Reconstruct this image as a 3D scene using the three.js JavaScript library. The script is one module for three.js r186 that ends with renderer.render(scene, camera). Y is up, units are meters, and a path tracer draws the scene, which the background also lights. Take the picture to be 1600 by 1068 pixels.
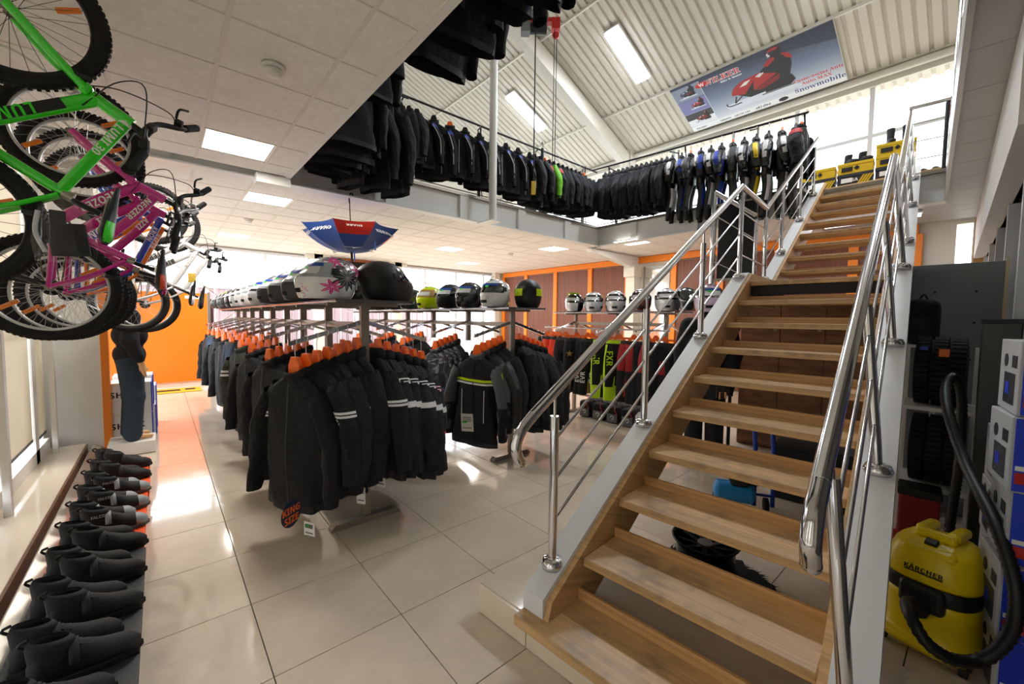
import * as THREE from 'three';
import { mergeGeometries } from 'three/addons/utils/BufferGeometryUtils.js';
import { RoundedBoxGeometry } from 'three/addons/geometries/RoundedBoxGeometry.js';
import { RectAreaLightUniformsLib } from 'three/addons/lights/RectAreaLightUniformsLib.js';
import { FontLoader } from 'three/addons/loaders/FontLoader.js';
import { TextGeometry } from 'three/addons/geometries/TextGeometry.js';

// ---------- camera, sky, exposure ----------
const scene = new THREE.Scene();
const camera = new THREE.PerspectiveCamera(2 * Math.atan(534 / 638.14) * 180 / Math.PI, 1600 / 1068, 0.05, 200);
camera.rotation.order = 'YXZ';
camera.position.set(0, 1.591, 0);
camera.rotation.set(-0.0573, -0.7111, 0.0113);
scene.background = new THREE.Color(0.93, 0.97, 1.0);          // even overcast sky
scene.backgroundIntensity = 2.0;
const renderer = new THREE.WebGLRenderer();
renderer.toneMapping = THREE.LinearToneMapping;
renderer.toneMappingExposure = 2.7;
renderer.shadowMap.enabled = true;
RectAreaLightUniformsLib.init();
const PANEL = 21, TUBE = 34;                                   // radiance of the ceiling panels and of the tube lamps in the roof

// ---------- helpers ----------
let seed = 7;
const rnd = () => { seed = (seed * 1664525 + 1013904223) >>> 0; return seed / 4294967296; };
const rr = (a, b) => a + (b - a) * rnd();
const used = {};
const nm = (n) => { const k = used[n] = (used[n] ?? -1) + 1; return k ? n + '_' + String(k).padStart(3, '0') : n; };
const V = (x, y, z) => new THREE.Vector3(x, y, z);
function thing(name, label, category, pos = [0, 0, 0], turn = 0, group) {
  const o = new THREE.Group(); o.name = nm(name); o.position.set(...pos); o.rotation.y = turn;
  o.userData = { label, category }; if (group) o.userData.group = group;
  scene.add(o); return o;
}
function part(parent, name, geo, mat, label) {
  const m = new THREE.Mesh(geo, mat); m.name = name; m.castShadow = m.receiveShadow = true;
  if (label) m.userData.label = label;
  parent.add(m); return m;
}
function single(name, label, category, geo, mat, group) {
  const m = new THREE.Mesh(geo, mat); m.name = nm(name); m.castShadow = m.receiveShadow = true;
  m.userData = { label, category }; if (group) m.userData.group = group;
  scene.add(m); return m;
}
function struct(name, geo, mat) {
  const m = new THREE.Mesh(geo, mat); m.name = name; m.castShadow = m.receiveShadow = true;
  m.userData = { kind: 'structure' }; scene.add(m); return m;
}
function structGroup(name) { const o = new THREE.Group(); o.name = name; o.userData = { kind: 'structure' }; scene.add(o); return o; }
function copyOf(src, label, group, pos, turn = 0) {
  const c = src.clone(); c.name = nm(src.name.replace(/_\d{3}$/, '')); c.userData = { ...src.userData, label };
  if (group) c.userData.group = group;
  if (pos) c.position.set(...pos); c.rotation.y = turn; scene.add(c); return c;
}
const mg = (...l) => { l = l.flat(); if (l.length === 1) return l[0]; return mergeGeometries(l.map((g) => { const n = g.index ? g.toNonIndexed() : g.clone(); for (const k of Object.keys(n.attributes)) if (!['position', 'normal', 'uv'].includes(k)) n.deleteAttribute(k); return n; })); };
const tf = (g, x = 0, y = 0, z = 0, rx = 0, ry = 0, rz = 0) => { g.applyMatrix4(new THREE.Matrix4().compose(V(x, y, z), new THREE.Quaternion().setFromEuler(new THREE.Euler(rx, ry, rz)), V(1, 1, 1))); return g; };
const bx = (w, h, d, x = 0, y = 0, z = 0, rx = 0, ry = 0, rz = 0) => tf(new THREE.BoxGeometry(w, h, d), x, y, z, rx, ry, rz);
const B = (x0, x1, y0, y1, z0, z1) => bx(x1 - x0, y1 - y0, z1 - z0, (x0 + x1) / 2, (y0 + y1) / 2, (z0 + z1) / 2);
const rb = (w, h, d, r, x = 0, y = 0, z = 0, rx = 0, ry = 0, rz = 0, s = 2) => tf(new RoundedBoxGeometry(w, h, d, s, r), x, y, z, rx, ry, rz);
function rod(a, b, r0, r1 = r0, seg = 8) {
  a = V(...a); b = V(...b); const d = b.clone().sub(a), L = d.length();
  const g = new THREE.CylinderGeometry(r1, r0, L, seg); const q = new THREE.Quaternion().setFromUnitVectors(V(0, 1, 0), d.normalize());
  g.applyMatrix4(new THREE.Matrix4().compose(a.add(b).multiplyScalar(0.5), q, V(1, 1, 1))); return g;
}
// bar of rectangular section between two points; w horizontal, h vertical
function bar(a, b, w, h) {
  a = V(...a); b = V(...b); const d = b.clone().sub(a), L = d.length();
  const g = new THREE.BoxGeometry(w, h, L); const m = new THREE.Matrix4().lookAt(b, a, Math.abs(d.y / L) > 0.99 ? V(1, 0, 0) : V(0, 1, 0)); m.setPosition(a.add(b).multiplyScalar(0.5)); g.applyMatrix4(m); return g;
}
const tube = (pts, r, n = 24, s = 8, closed = false) => new THREE.TubeGeometry(new THREE.CatmullRomCurve3(pts.map((p) => V(...p)), closed, 'centripetal'), n, r, s, closed);
const lathe = (pts, n = 24) => new THREE.LatheGeometry(pts.map((p) => new THREE.Vector2(...p)), n);
const disc = (r, h, x, y, z, axis = 'y', n = 20) => { const g = new THREE.CylinderGeometry(r, r, h, n); if (axis === 'z') g.rotateX(Math.PI / 2); if (axis === 'x') g.rotateZ(Math.PI / 2); return tf(g, x, y, z); };
const ball = (r, x, y, z, sx = 1, sy = 1, sz = 1, n = 14) => { const g = new THREE.SphereGeometry(r, n, Math.ceil(n * 0.7)); g.scale(sx, sy, sz); return tf(g, x, y, z); };
// surface from f(u, v) -> [x, y, z]
function surf(f, nu, nv, u0 = 0, u1 = 1, v0 = 0, v1 = 1) {
  const p = [], uv = [], ix = [];
  for (let j = 0; j <= nv; j++) for (let i = 0; i <= nu; i++) { const u = u0 + (u1 - u0) * i / nu, v = v0 + (v1 - v0) * j / nv; p.push(...f(u, v)); uv.push(u, v); }
  for (let j = 0; j < nv; j++) for (let i = 0; i < nu; i++) { const a = j * (nu + 1) + i, b = a + 1, c = a + nu + 1, d = c + 1; ix.push(a, b, d, a, d, c); }
  const g = new THREE.BufferGeometry();
  g.setAttribute('position', new THREE.Float32BufferAttribute(p, 3)); g.setAttribute('uv', new THREE.Float32BufferAttribute(uv, 2)); g.setIndex(ix); g.computeVertexNormals();
  if (nu > 3) { // weld normals on a closed seam
    const P = g.attributes.position, N = g.attributes.normal;
    for (let j = 0; j <= nv; j++) { const a = j * (nu + 1), b = a + nu; if (Math.hypot(P.getX(a) - P.getX(b), P.getY(a) - P.getY(b), P.getZ(a) - P.getZ(b)) < 1e-5) { const n = V(N.getX(a) + N.getX(b), N.getY(a) + N.getY(b), N.getZ(a) + N.getZ(b)).normalize(); N.setXYZ(a, n.x, n.y, n.z); N.setXYZ(b, n.x, n.y, n.z); } }
  }
  return g;
}
const extr = (pts, depth, bevel = 0, holes) => {
  const s = new THREE.Shape(pts.map((p) => new THREE.Vector2(...p))); if (holes) for (const h of holes) s.holes.push(new THREE.Path(h.map((p) => new THREE.Vector2(...p))));
  return new THREE.ExtrudeGeometry(s, { depth, bevelEnabled: bevel > 0, bevelSize: bevel, bevelThickness: bevel, bevelSegments: 1, curveSegments: 8 });
};
const lerp = (a, b, t) => a + (b - a) * t, clamp = (x, a = 0, b = 1) => Math.min(b, Math.max(a, x)), sm = (a, b, x) => { const t = clamp((x - a) / (b - a)); return t * t * (3 - 2 * t); };
const ramp = (x, t) => { for (let i = 1; i < t.length; i++) if (x <= t[i][0]) return lerp(t[i - 1][1], t[i][1], (x - t[i - 1][0]) / (t[i][0] - t[i - 1][0])); return t[t.length - 1][1]; };
const font = await new FontLoader().loadAsync('fonts/droid/droid_sans_bold.typeface.json');
function txt(s, size, depth = 0.002, slant = 0) { // centred lettering in the xy plane
  const g = new TextGeometry(s, { font, size, depth, curveSegments: 2, bevelEnabled: false }); g.computeBoundingBox(); const b = g.boundingBox;
  g.translate(-(b.max.x + b.min.x) / 2, -(b.max.y + b.min.y) / 2, 0);
  if (slant) g.applyMatrix4(new THREE.Matrix4().makeShear(0, 0, slant, 0, 0, 0));
  return g;
}
const ORD = ['first', 'second', 'third', 'fourth', 'fifth', 'sixth', 'seventh', 'eighth', 'ninth', 'tenth', 'eleventh', 'twelfth', 'thirteenth', 'fourteenth', 'fifteenth', 'sixteenth', 'seventeenth', 'eighteenth', 'nineteenth'], ord = (n) => n <= 19 ? ORD[n - 1] : n % 10 ? ['twenty', 'thirty', 'forty', 'fifty'][Math.floor(n / 10) - 2] + '-' + ORD[n % 10 - 1] : ['twentieth', 'thirtieth', 'fortieth', 'fiftieth'][n / 10 - 2];
// ---------- procedural textures ----------
const hash = (x, y) => { let h = Math.imul(x | 0, 374761393) + Math.imul(y | 0, 668265263); h = Math.imul(h ^ (h >>> 13), 1274126177); return ((h ^ (h >>> 16)) >>> 0) / 4294967296; };
function vn(x, y, px, py = px) { // periodic value noise
  const xi = Math.floor(x), yi = Math.floor(y), fx = x - xi, fy = y - yi, s = (t) => t * t * (3 - 2 * t), m = (a, n) => ((a % n) + n) % n;
  const a = hash(m(xi, px), m(yi, py)), b = hash(m(xi + 1, px), m(yi, py)), c = hash(m(xi, px), m(yi + 1, py)), d = hash(m(xi + 1, px), m(yi + 1, py));
  return lerp(lerp(a, b, s(fx)), lerp(c, d, s(fx)), s(fy));
}
function dtex(n, f, srgb = true, rep = [1, 1]) {
  const d = new Uint8Array(n * n * 4);
  for (let j = 0; j < n; j++) for (let i = 0; i < n; i++) { const c = f(i / n, j / n, i, j), k = (j * n + i) * 4; const a = Array.isArray(c) ? c : [c, c, c]; d[k] = clamp(a[0]) * 255; d[k + 1] = clamp(a[1]) * 255; d[k + 2] = clamp(a[2]) * 255; d[k + 3] = 255; }
  const t = new THREE.DataTexture(d, n, n); t.wrapS = t.wrapT = THREE.RepeatWrapping; t.magFilter = t.minFilter = THREE.LinearFilter; t.repeat.set(...rep); if (srgb) t.colorSpace = THREE.SRGBColorSpace; t.needsUpdate = true; return t;
}
function ctex(w, h, draw) {
  const c = document.createElement('canvas'); c.width = w; c.height = h; const x = c.getContext('2d'); draw(x, w, h);
  const t = new THREE.CanvasTexture(c); t.colorSpace = THREE.SRGBColorSpace; t.magFilter = THREE.LinearFilter; return t;
}
const mat = (color, roughness = 0.6, o = {}) => new THREE.MeshStandardMaterial({ color, roughness, ...o });
const phys = (color, roughness, o = {}) => new THREE.MeshPhysicalMaterial({ color, roughness, ...o });
const weave = dtex(128, (u, v, i, j) => 0.5 + 0.25 * Math.sin(i * Math.PI / 2) * Math.sin(j * Math.PI / 2) + 0.5 * (vn(u * 14, v * 14, 14) - 0.5), false, [3, 3]);
const wrinkle = dtex(256, (u, v, i, j) => 0.5 * vn(u * 9, v * 5, 9, 5) + 0.3 * vn(u * 20, v * 14, 20, 14) + 0.12 * vn(u * 60, v * 60, 60) + 0.08 * hash(i, j), false, [1, 1]);
const grainMap = dtex(512, (u, v) => { const g = vn(u * 6, v * 160, 6, 160) * 0.5 + vn(u * 3, v * 50, 3, 50) * 0.3 + vn(u * 20, v * 380, 20, 380) * 0.2, k = 0.82 + 0.28 * g; return [0.81 * k, 0.65 * k, 0.45 * k]; });
const speck = dtex(512, (u, v, i, j) => { const s = hash(i * 3 + 1, j * 7 + 5) > 0.985 ? 0.16 : 0, b = 0.91 + 0.04 * vn(u * 60, v * 60, 60) + 0.03 * vn(u * 12, v * 12, 12) - s; return [b, b * 0.99, b * 0.97]; });
const stone = dtex(512, (u, v, i, j) => { const b = 0.83 + 0.035 * vn(u * 9, v * 9, 9) + 0.02 * vn(u * 40, v * 40, 40) + 0.012 * (hash(i, j) - 0.5); return [b, b * 0.935, b * 0.85]; });
const M = {
  tile: phys(0xffffff, 0.1, { map: stone, specularIntensity: 1, clearcoat: 0.35, clearcoatRoughness: 0.03 }), grout: mat(0x6b5f50, 0.9),
  ceil: mat(0xffffff, 0.95, { map: speck }), ceilGrid: mat(0xe4e0d8, 0.6), white: mat(0xe9e8e4, 0.6), cream: mat(0xdedace, 0.75), steelWhite: mat(0xe6e8e6, 0.45),
  orange: mat(0xf88a18, 0.45), wood: mat(0xffffff, 0.42, { map: grainMap }), chrome: mat(0xd9dade, 0.12, { metalness: 1 }), steel: mat(0x9c968c, 0.35, { metalness: 0.9 }),
  black: mat(0x0b0b0c, 0.6), rubber: mat(0x101010, 0.85), dark: mat(0x1b1c1e, 0.7), grey: mat(0x6c6e70, 0.7),
  fabric: mat(0x121419, 0.9, { bumpMap: wrinkle, bumpScale: 0.03 }), fabric2: mat(0x17191d, 0.85, { bumpMap: wrinkle, bumpScale: 0.03 }), fabric3: mat(0x1d1f23, 0.9, { bumpMap: wrinkle, bumpScale: 0.03 }),
  leather: mat(0x121314, 0.42, { bumpMap: wrinkle, bumpScale: 0.02 }), hanger: mat(0xff6f12, 0.4), refl: mat(0xe6e8ea, 0.4), piping: mat(0xb9bec2, 0.5), zip: mat(0x2c2d2f, 0.35, { metalness: 0.5 }),
  neon: mat(0xd0f000, 0.5), pinkNeon: mat(0xff1050, 0.5), red: mat(0xc01a18, 0.45), blue: mat(0x1b3fae, 0.5), glass: phys(0xffffff, 0.02, { transmission: 1, thickness: 0, ior: 1.5 }),
  paper: mat(0xf2f2ee, 0.7), green: mat(0x2bd83a, 0.5), kraft: mat(0xb98d55, 0.85),
};
// ---------- the setting ----------
const CY = 3.27, FY = 3.66, GX0 = 0.3363, GZ0 = -1.9733;       // ceiling height, upper floor height, origin of the tile grid
{ // floor: slab with bedded tiles, each a piece
  const f = struct('floor', B(-1.2, 10.1, -0.14, -0.011, -12.5, 2.2), M.grout);
  const vars = [0, 1, 2, 3].map((k) => { const g = rb(0.5955, 0.02, 0.5955, 0.0015, 0, 0, 0, 0, 0, 0, 1); const u = g.attributes.uv; const P = g.attributes.position; for (let i = 0; i < u.count; i++) u.setXY(i, P.getX(i) / 1.2 + 0.25 + k * 0.31, P.getZ(i) / 1.2 + 0.25 + k * 0.17); return g; });
  const rest = [];
  const cells = []; for (let i = -2; i <= 15; i++) for (let j = -6; j <= 17; j++) cells.push([GX0 + 0.6 * i + 0.3, GZ0 - 0.6 * j - 0.3]);
  const inView = ([x, z]) => { const d = 0.653 * x - 0.757 * z, s = 0.757 * x + 0.653 * z; return d > 0.4 && Math.abs(s) < 1.5 * d + 0.5; };
  cells.sort((a, b) => (inView(b) - inView(a)) || Math.hypot(...a) - Math.hypot(...b));
  cells.forEach(([x, z], k) => { const g = vars[k % 4]; if (k < 290) part(f, 'floor_tile', g, M.tile).position.set(x, -0.01, z); else rest.push(tf(g.clone(), x, -0.01, z)); });
  part(f, 'floor_tiles_far', mg(rest), M.tile).userData.kind = 'stuff';
}
function tiledCeiling(name, x0, x1, z0, z1, ox, oz, skip = []) { // suspended ceiling: grid bars and lay-in tiles
  const c = struct(name, B(x0, x1, CY + 0.05, CY + 0.12, z0, z1), M.cream), bars = [];
  const xs = [x0], zs = [z0];
  for (let x = ox + Math.ceil((x0 - ox) / 0.6) * 0.6; x < x1 - 0.03; x += 0.6) if (x > x0 + 0.03) { xs.push(x); bars.push(B(x - 0.013, x + 0.013, CY - 0.004, CY + 0.02, z0, z1)); }
  for (let z = oz + Math.ceil((z0 - oz) / 0.6) * 0.6; z < z1 - 0.03; z += 0.6) if (z > z0 + 0.03) { zs.push(z); bars.push(B(x0, x1, CY - 0.003, CY + 0.02, z - 0.006, z + 0.006)); }
  xs.push(x1); zs.push(z1);
  part(c, 'ceiling_grid', mg(bars), M.ceilGrid);
  for (let i = 0; i < xs.length - 1; i++) for (let j = 0; j < zs.length - 1; j++) {
    const w = xs[i + 1] - xs[i] - 0.022, d = zs[j + 1] - zs[j] - 0.011, cx = (xs[i] + xs[i + 1]) / 2, cz = (zs[j] + zs[j + 1]) / 2;
    if (w < 0.05 || d < 0.05 || skip.some(([a, b]) => Math.abs(a - cx) < 0.3 && Math.abs(b - cz) < 0.3)) continue;
    const g = bx(w, 0.02, d); part(c, 'ceiling_tile', g, M.ceil).position.set(cx, CY + 0.0115, cz);
  }
  return c;
}
const panelSpots = [];
const cell = (x, z, ox, oz) => { const c = [ox + (Math.floor((x - ox) / 0.6) + 0.5) * 0.6, oz + (Math.floor((z - oz) / 0.6) + 0.5) * 0.6]; panelSpots.push(c); return c; };
tiledCeiling('ceiling', -1.0, 1.25, -5.62, 2.0, 0.338, -2.87, [cell(0.616, -4.94, 0.338, -2.87)]);
tiledCeiling('ceiling_far', -1.0, 9.8, -12.2, -6.02, 0.338, -6.02, [cell(1.2, -7.15, 0.338, -6.02), cell(1.2, -10.6, 0.338, -6.02), cell(5.6, -8.6, 0.338, -6.02), cell(7.3, -10.4, 0.338, -6.02), cell(7.4, -7.0, 0.338, -6.02), cell(3.4, -10.6, 0.338, -6.02)]);
tiledCeiling('ceiling_right', 7.68, 9.8, -6.02, -2.05, 0.338, -6.02, [cell(8.1, -5.0, 0.338, -6.02)]);
{ // ceiling of the gallery beside the stair head: long dull panels
  const c = struct('ceiling_stair', B(8.3, 9.8, CY + 0.02, CY + 0.1, -2.05, 0.25), M.cream), pm = mat(0xb9b8b4, 0.55);
  for (let i = 0; i < 4; i++) part(c, 'ceiling_panel', bx(0.365, 0.02, 2.28), pm).position.set(8.49 + i * 0.372, CY + 0.01, -0.9);
  const s = struct('ceiling_strip', tf(B(0, 8.4, CY + 0.02, CY + 0.1, -0.02, 0.9), 0, 0, 0.11, 0, 0.065, 0), pm);
  for (let i = 0; i < 13; i++) { const g = bx(0.632, 0.02, 0.9); const p = part(s, 'ceiling_panel', g, pm); const x = 0.33 + i * 0.64; p.position.set(Math.cos(0.065) * x + Math.sin(0.065) * 0.43, CY + 0.01, 0.11 - Math.sin(0.065) * x + Math.cos(0.065) * 0.43); p.rotation.y = 0.065; }
}
// upper floor slabs and the steel edge beams round the opening
{
  const sl = structGroup('upper_floor');
  part(sl, 'slab', mg(B(-1.0, 1.2, CY + 0.13, FY, -12.2, 2.0), B(1.2, 9.8, CY + 0.13, FY, -12.2, -6.02), B(7.7, 9.8, CY + 0.13, FY, -6.02, -2.05), B(8.16, 9.8, CY + 0.13, FY, -2.05, -0.45)), M.steelWhite);
  part(sl, 'slab_strip', tf(B(0, 9.85, CY + 0.11, FY, 0, 0.9), 0, 0, 0.11, 0, 0.065, 0), M.steelWhite);
  const be = (n, a, b, h, t, st) => { // I-beam along x or z with stiffener plates
    const g = structGroup(n), ax = Math.abs(a[0] - b[0]) > Math.abs(a[1] - b[1]);
    const y0 = CY - 0.03, y1 = FY - 0.01;
    const mk = (ya, yb, w) => bar([a[0], (ya + yb) / 2, a[1]], [b[0], (ya + yb) / 2, b[1]], w, yb - ya);
    part(g, 'web', mk(y0 + 0.02, y1, 0.02), M.steelWhite); part(g, 'bottom_flange', mk(y0, y0 + 0.02, 0.2), M.steelWhite); part(g, 'edge_plate', mk(y1 - 0.01, y1 + 0.035, 0.14), M.steel);
    const L = Math.hypot(a[0] - b[0], a[1] - b[1]);
    for (let s = 1.05; s < L; s += 1.3) { const t2 = s / L, x = lerp(a[0], b[0], t2), z = lerp(a[1], b[1], t2); part(g, 'stiffener', ax ? B(x - 0.09, x + 0.09, y0 + 0.02, y1, z, z + 0.06) : B(x - 0.06, x, y0 + 0.02, y1, z - 0.06, z + 0.06), M.steelWhite); }
  };
  be('trim_1', [-1.0, -5.9], [7.65, -5.9]); be('trim_2', [7.65, -6.0], [7.65, -2.05]); be('trim_3', [7.65, -2.05], [8.2, -2.05]); be('trim_4', [8.16, -2.05], [8.16, -0.45]);
  struct('trim_5', B(1.2, 1.26, CY - 0.005, FY + 0.02, -5.8, 2.0), M.white);                 // fascia board of the near soffit
  struct('trim_6', B(0.9, 1.26, CY - 0.11, CY - 0.002, -5.82, -5.64), M.white);                  // block where soffit meets beam
  struct('trim_7', tf(mg(B(0, 8.3, CY - 0.02, FY + 0.05, -0.05, -0.02)), 0, 0, 0.11, 0, 0.065, 0), mat(0xa9a7a1, 0.35, { metalness: 0.6 }));
  struct('trim_8', extr([[7.65, CY - 0.04], [9.62, CY - 0.04], [9.62, CY - 0.34], [9.3, CY - 0.3], [7.75, CY - 0.1]], 0.16), M.steelWhite).position.z = -6.25; // haunched beam to the column
  struct('trim_9', mg(B(9.42, 9.68, 0, 3.0, -6.33, -6.07), B(9.36, 9.7, 2.72, 3.0, -6.36, -6.04)), M.cream);
  struct('trim_10', B(9.45, 9.7, FY, 6.2, -6.55, -6.3), M.cream);
  struct('trim_11', mg(B(3.2, 3.42, 0, CY, -12.1, -11.9), B(3.0, 3.6, CY - 0.12, CY, -12.1, -11.9)), M.cream);
  struct('trim_12', mg(B(5.5, 5.72, 0, CY, -12.1, -11.9), B(5.3, 5.9, CY - 0.12, CY, -12.1, -11.9)), M.cream);
  struct('trim_13', B(9.4, 9.62, 0, CY, -12.1, -11.9), M.cream);
}
// windows: frames and separate panes; along = 'x' or 'z'
let wn = 0;
const frameMat = mat(0xe6e8ee, 0.4);
function windowWall(along, at, ms, y0, y1, transoms = [], t = 0.06) {
  const w = structGroup('window_' + (++wn)), g = [], P = (a, b, ya, yb, th) => along === 'x' ? B(a, b, ya, yb, at - th / 2, at + th / 2) : B(at - th / 2, at + th / 2, ya, yb, a, b);
  const ys = [y0, ...transoms, y1];
  ys.forEach((y) => g.push(P(ms[0], ms[ms.length - 1], y - 0.03, y + 0.03, t))); ms.forEach((m) => g.push(P(m - 0.035, m + 0.035, y0, y1, t + 0.02)));
  part(w, 'window_frame', mg(g), frameMat);
  for (let i = 0; i < ms.length - 1; i++) for (let j = 0; j < ys.length - 1; j++) part(w, 'pane', P(ms[i] + 0.03, ms[i + 1] - 0.03, ys[j] + 0.025, ys[j + 1] - 0.025, 0.006), M.glass);
  return w;
}
windowWall('x', -12.25, [-1.0, -0.35, 0.87, 2.1, 3.3, 4.45, 5.6, 6.7, 7.9, 9.1, 9.5], 0.12, 3.2);
windowWall('x', -12.25, [5.0, 6.2, 7.4, 8.6, 9.5], 3.86, 5.6);
windowWall('z', 9.85, [-11.9, -10.2, -8.5, -6.75, -5.3, -3.9, -2.7, -1.55, -0.42], 3.95, 5.98, [4.95]);
windowWall('z', -1.03, [-11.9, -10.6, -9.3, -8.0, -6.85], 0.3, 3.1);
windowWall('z', -1.03, [-6.6, -6.05, -4.9, -3.75, -2.6, -1.45, -0.3, 0.85], 0.12, 3.1);
{ // roof of corrugated sheet on purlins, rising from the eave at x = 9.9
  const roofY = (x) => x > 4.4 ? 6.02 + 0.42 * (9.5 - x) : 6.02 + 0.42 * 5.1 - 0.42 * (4.4 - x);
  const cor = mat(0xd6d0c2, 0.55), prof = (p) => { const q = ((p / 0.2) % 1 + 1) % 1; return q < 0.5 ? 0 : q < 0.6 ? (q - 0.5) * 10 : q < 0.9 ? 1 : (1 - q) * 10; };
  const sheet = (x0, x1) => { const zs = []; for (let z = -12.5; z < 0.9; z += 0.16) zs.push(z, z + 0.03, z + 0.045, z + 0.145); const p = [], uv = [], ix = [], h = [0, 0, 0.04, 0.04];
    zs.forEach((z, i) => { for (const x of [x0, x1]) { p.push(x, roofY(x) + 0.05 - h[i % 4], z); uv.push(x, z); } if (i) { const a = (i - 1) * 2; ix.push(a, a + 1, a + 3, a, a + 3, a + 2); } });
    const g = new THREE.BufferGeometry(); g.setAttribute('position', new THREE.Float32BufferAttribute(p, 3)); g.setAttribute('uv', new THREE.Float32BufferAttribute(uv, 2)); g.setIndex(ix); const n = g.toNonIndexed(); n.computeVertexNormals(); return n; };
  const r = structGroup('roof');
  for (const [a, b] of [[10.1, 8.35], [8.37, 6.2], [6.22, 4.39], [4.41, 1.6], [1.62, -1.3]]) part(r, 'roof_sheet', sheet(a, b), cor);
  part(r, 'roof_backing', bx(6.3, 0.06, 13.8, 7.25, (roofY(10.1) + roofY(4.4)) / 2 + 0.12, -6, 0, 0, -Math.atan(0.42)), cor);
  part(r, 'roof_backing', bx(6.3, 0.06, 13.8, 1.55, (roofY(-1.3) + roofY(4.4)) / 2 + 0.12, -6, 0, 0, Math.atan(0.42)), cor);
  for (const x of [8.36, 6.2]) part(r, 'purlin', bx(0.04, 0.05, 12.8, x, roofY(x) - 0.005, -5.9), M.cream);
  part(r, 'eave_beam', mg(bx(0.2, 0.16, 12.6, 9.7, 6.06, -5.95), rod([9.62, 5.9, -12], [9.62, 5.9, 0.1], 0.06, 0.06, 10), bx(0.06, 0.14, 12.4, 9.78, 5.86, -5.95)), M.cream);
  for (const z of [-6.42]) part(r, 'rafter', bar([9.7, roofY(9.7) - 0.3, z], [4.4, roofY(4.4) - 0.3, z], 0.18, 0.34), M.cream);
}
{ // walls
  const W = M.cream;
  const gable = (z, holes) => { const g = extr([[-1.2, 0], [10.1, 0], [10.1, 5.95], [4.4, 8.35], [-1.2, 6.0]], 0.1, 0, holes); g.translate(0, 0, z); return g; };
  const hole = (a, b, c, d) => [[a, c], [b, c], [b, d], [a, d]];
  struct('wall_back', gable(-12.35, [hole(-1.0, 9.5, 0.12, 3.2), hole(5.0, 9.5, 3.86, 5.6)]), W);
  struct('wall_behind', gable(2.0), W);
  const side = (x, holes, H = 6.3) => { const g = extr([[-2.2, 0], [12.5, 0], [12.5, H], [-2.2, H]], 0.1, 0, holes); g.rotateY(Math.PI / 2); g.translate(x, 0, 0); return g; }; // local x = -z
  struct('wall_left', side(-1.13, [hole(6.85, 11.9, 0.3, 3.1), hole(-0.85, 6.6, 0.12, 3.1)]), W);
  const wr = struct('wall_right', side(9.85, [hole(0.42, 11.9, 3.95, 5.98), hole(0.22, 0.4, 0, 3.2)]), W);
  // lining of wood-grain panels in orange frames
  const pw = mat(0xfff0e6, 0.45, { map: dtex(256, (u, v) => { const k = 0.78 + 0.3 * vn(u * 90, v * 3, 90, 3) + 0.12 * vn(u * 200, v * 8, 200, 8); return [0.47 * k, 0.285 * k, 0.21 * k]; }) });
  const fr = [-11.88, -10.64, -9.23, -7.81, -6.52, -5.18, -4.05, -2.9, -1.68, -0.85], h0 = 2.02;
  for (let i = 0; i < fr.length - 1; i++) if (i !== 4) part(wr, 'wood_panel', B(9.8, 9.83, 0.02, 3.08, fr[i] + 0.07, fr[i + 1] - 0.07).translate(0, 0, 0), pw);
  for (const z of fr) part(wr, 'orange_post', rb(0.06, 3.1, 0.15, 0.01, 9.79, 1.55, z), M.orange);
  part(wr, 'orange_head', rb(0.08, 0.16, 11.05, 0.01, 9.78, CY - 0.09, -6.36), M.orange);
  part(wr, 'mirror', B(9.8, 9.82, 0.1, 3.0, -6.05, -5.3), mat(0xdfe4e6, 0.06, { metalness: 1 }));
  // wall beside the stair: glazed shop front with posters, seen at a grazing angle
  const sg = structGroup('wall_stair'), T = (g) => tf(g, 0, 0, 0.28, 0, 0.038, 0);
  part(sg, 'wall_panel', T(mg(B(3.4, 10.0, 2.62, CY + 0.2, 0.02, 0.14), B(3.4, 10, 0, 0.08, 0.02, 0.14))), M.cream);
  part(sg, 'upper_wall', T(B(-0.5, 10.1, CY + 0.11, 8.4, 0.62, 0.74)), M.cream);
  part(sg, 'soffit_box', T(extr([[-0.12, 2.62], [0.1, 2.62], [0.1, CY - 0.01], [-0.02, CY - 0.01]], 6.4).rotateY(Math.PI / 2).translate(3.4, 0, 0)), M.white);
  const fm = mat(0xc9ccd0, 0.4);
  for (const x of [3.45, 4.4, 5.6, 6.9, 8.2, 9.6]) part(sg, 'mullion', T(B(x - 0.04, x + 0.04, 0, 2.62, 0.0, 0.1)), fm);
  for (const [a, b] of [[3.45, 4.4], [4.4, 5.6], [5.6, 6.9], [6.9, 8.2], [8.2, 9.6]]) part(sg, 'pane', T(B(a + 0.04, b - 0.04, 0.08, 2.62, 0.05, 0.056)), M.glass);
  part(sg, 'outer_backing', T(B(0.6, 9.7, 0, 3.4, 0.62, 0.68)), mat(0x4c4a46, 0.8));
  part(sg, 'end_wall', B(0.62, 0.74, 0, CY + 0.2, 0.82, 2.0), W);
  part(sg, 'return_wall', T(B(3.36, 3.44, 0, CY + 0.1, 0.14, 0.66)), M.cream);
  struct('window_post', B(9.78, 9.86, 0, 3.25, -0.2, -0.05), M.kraft);
}
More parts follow.
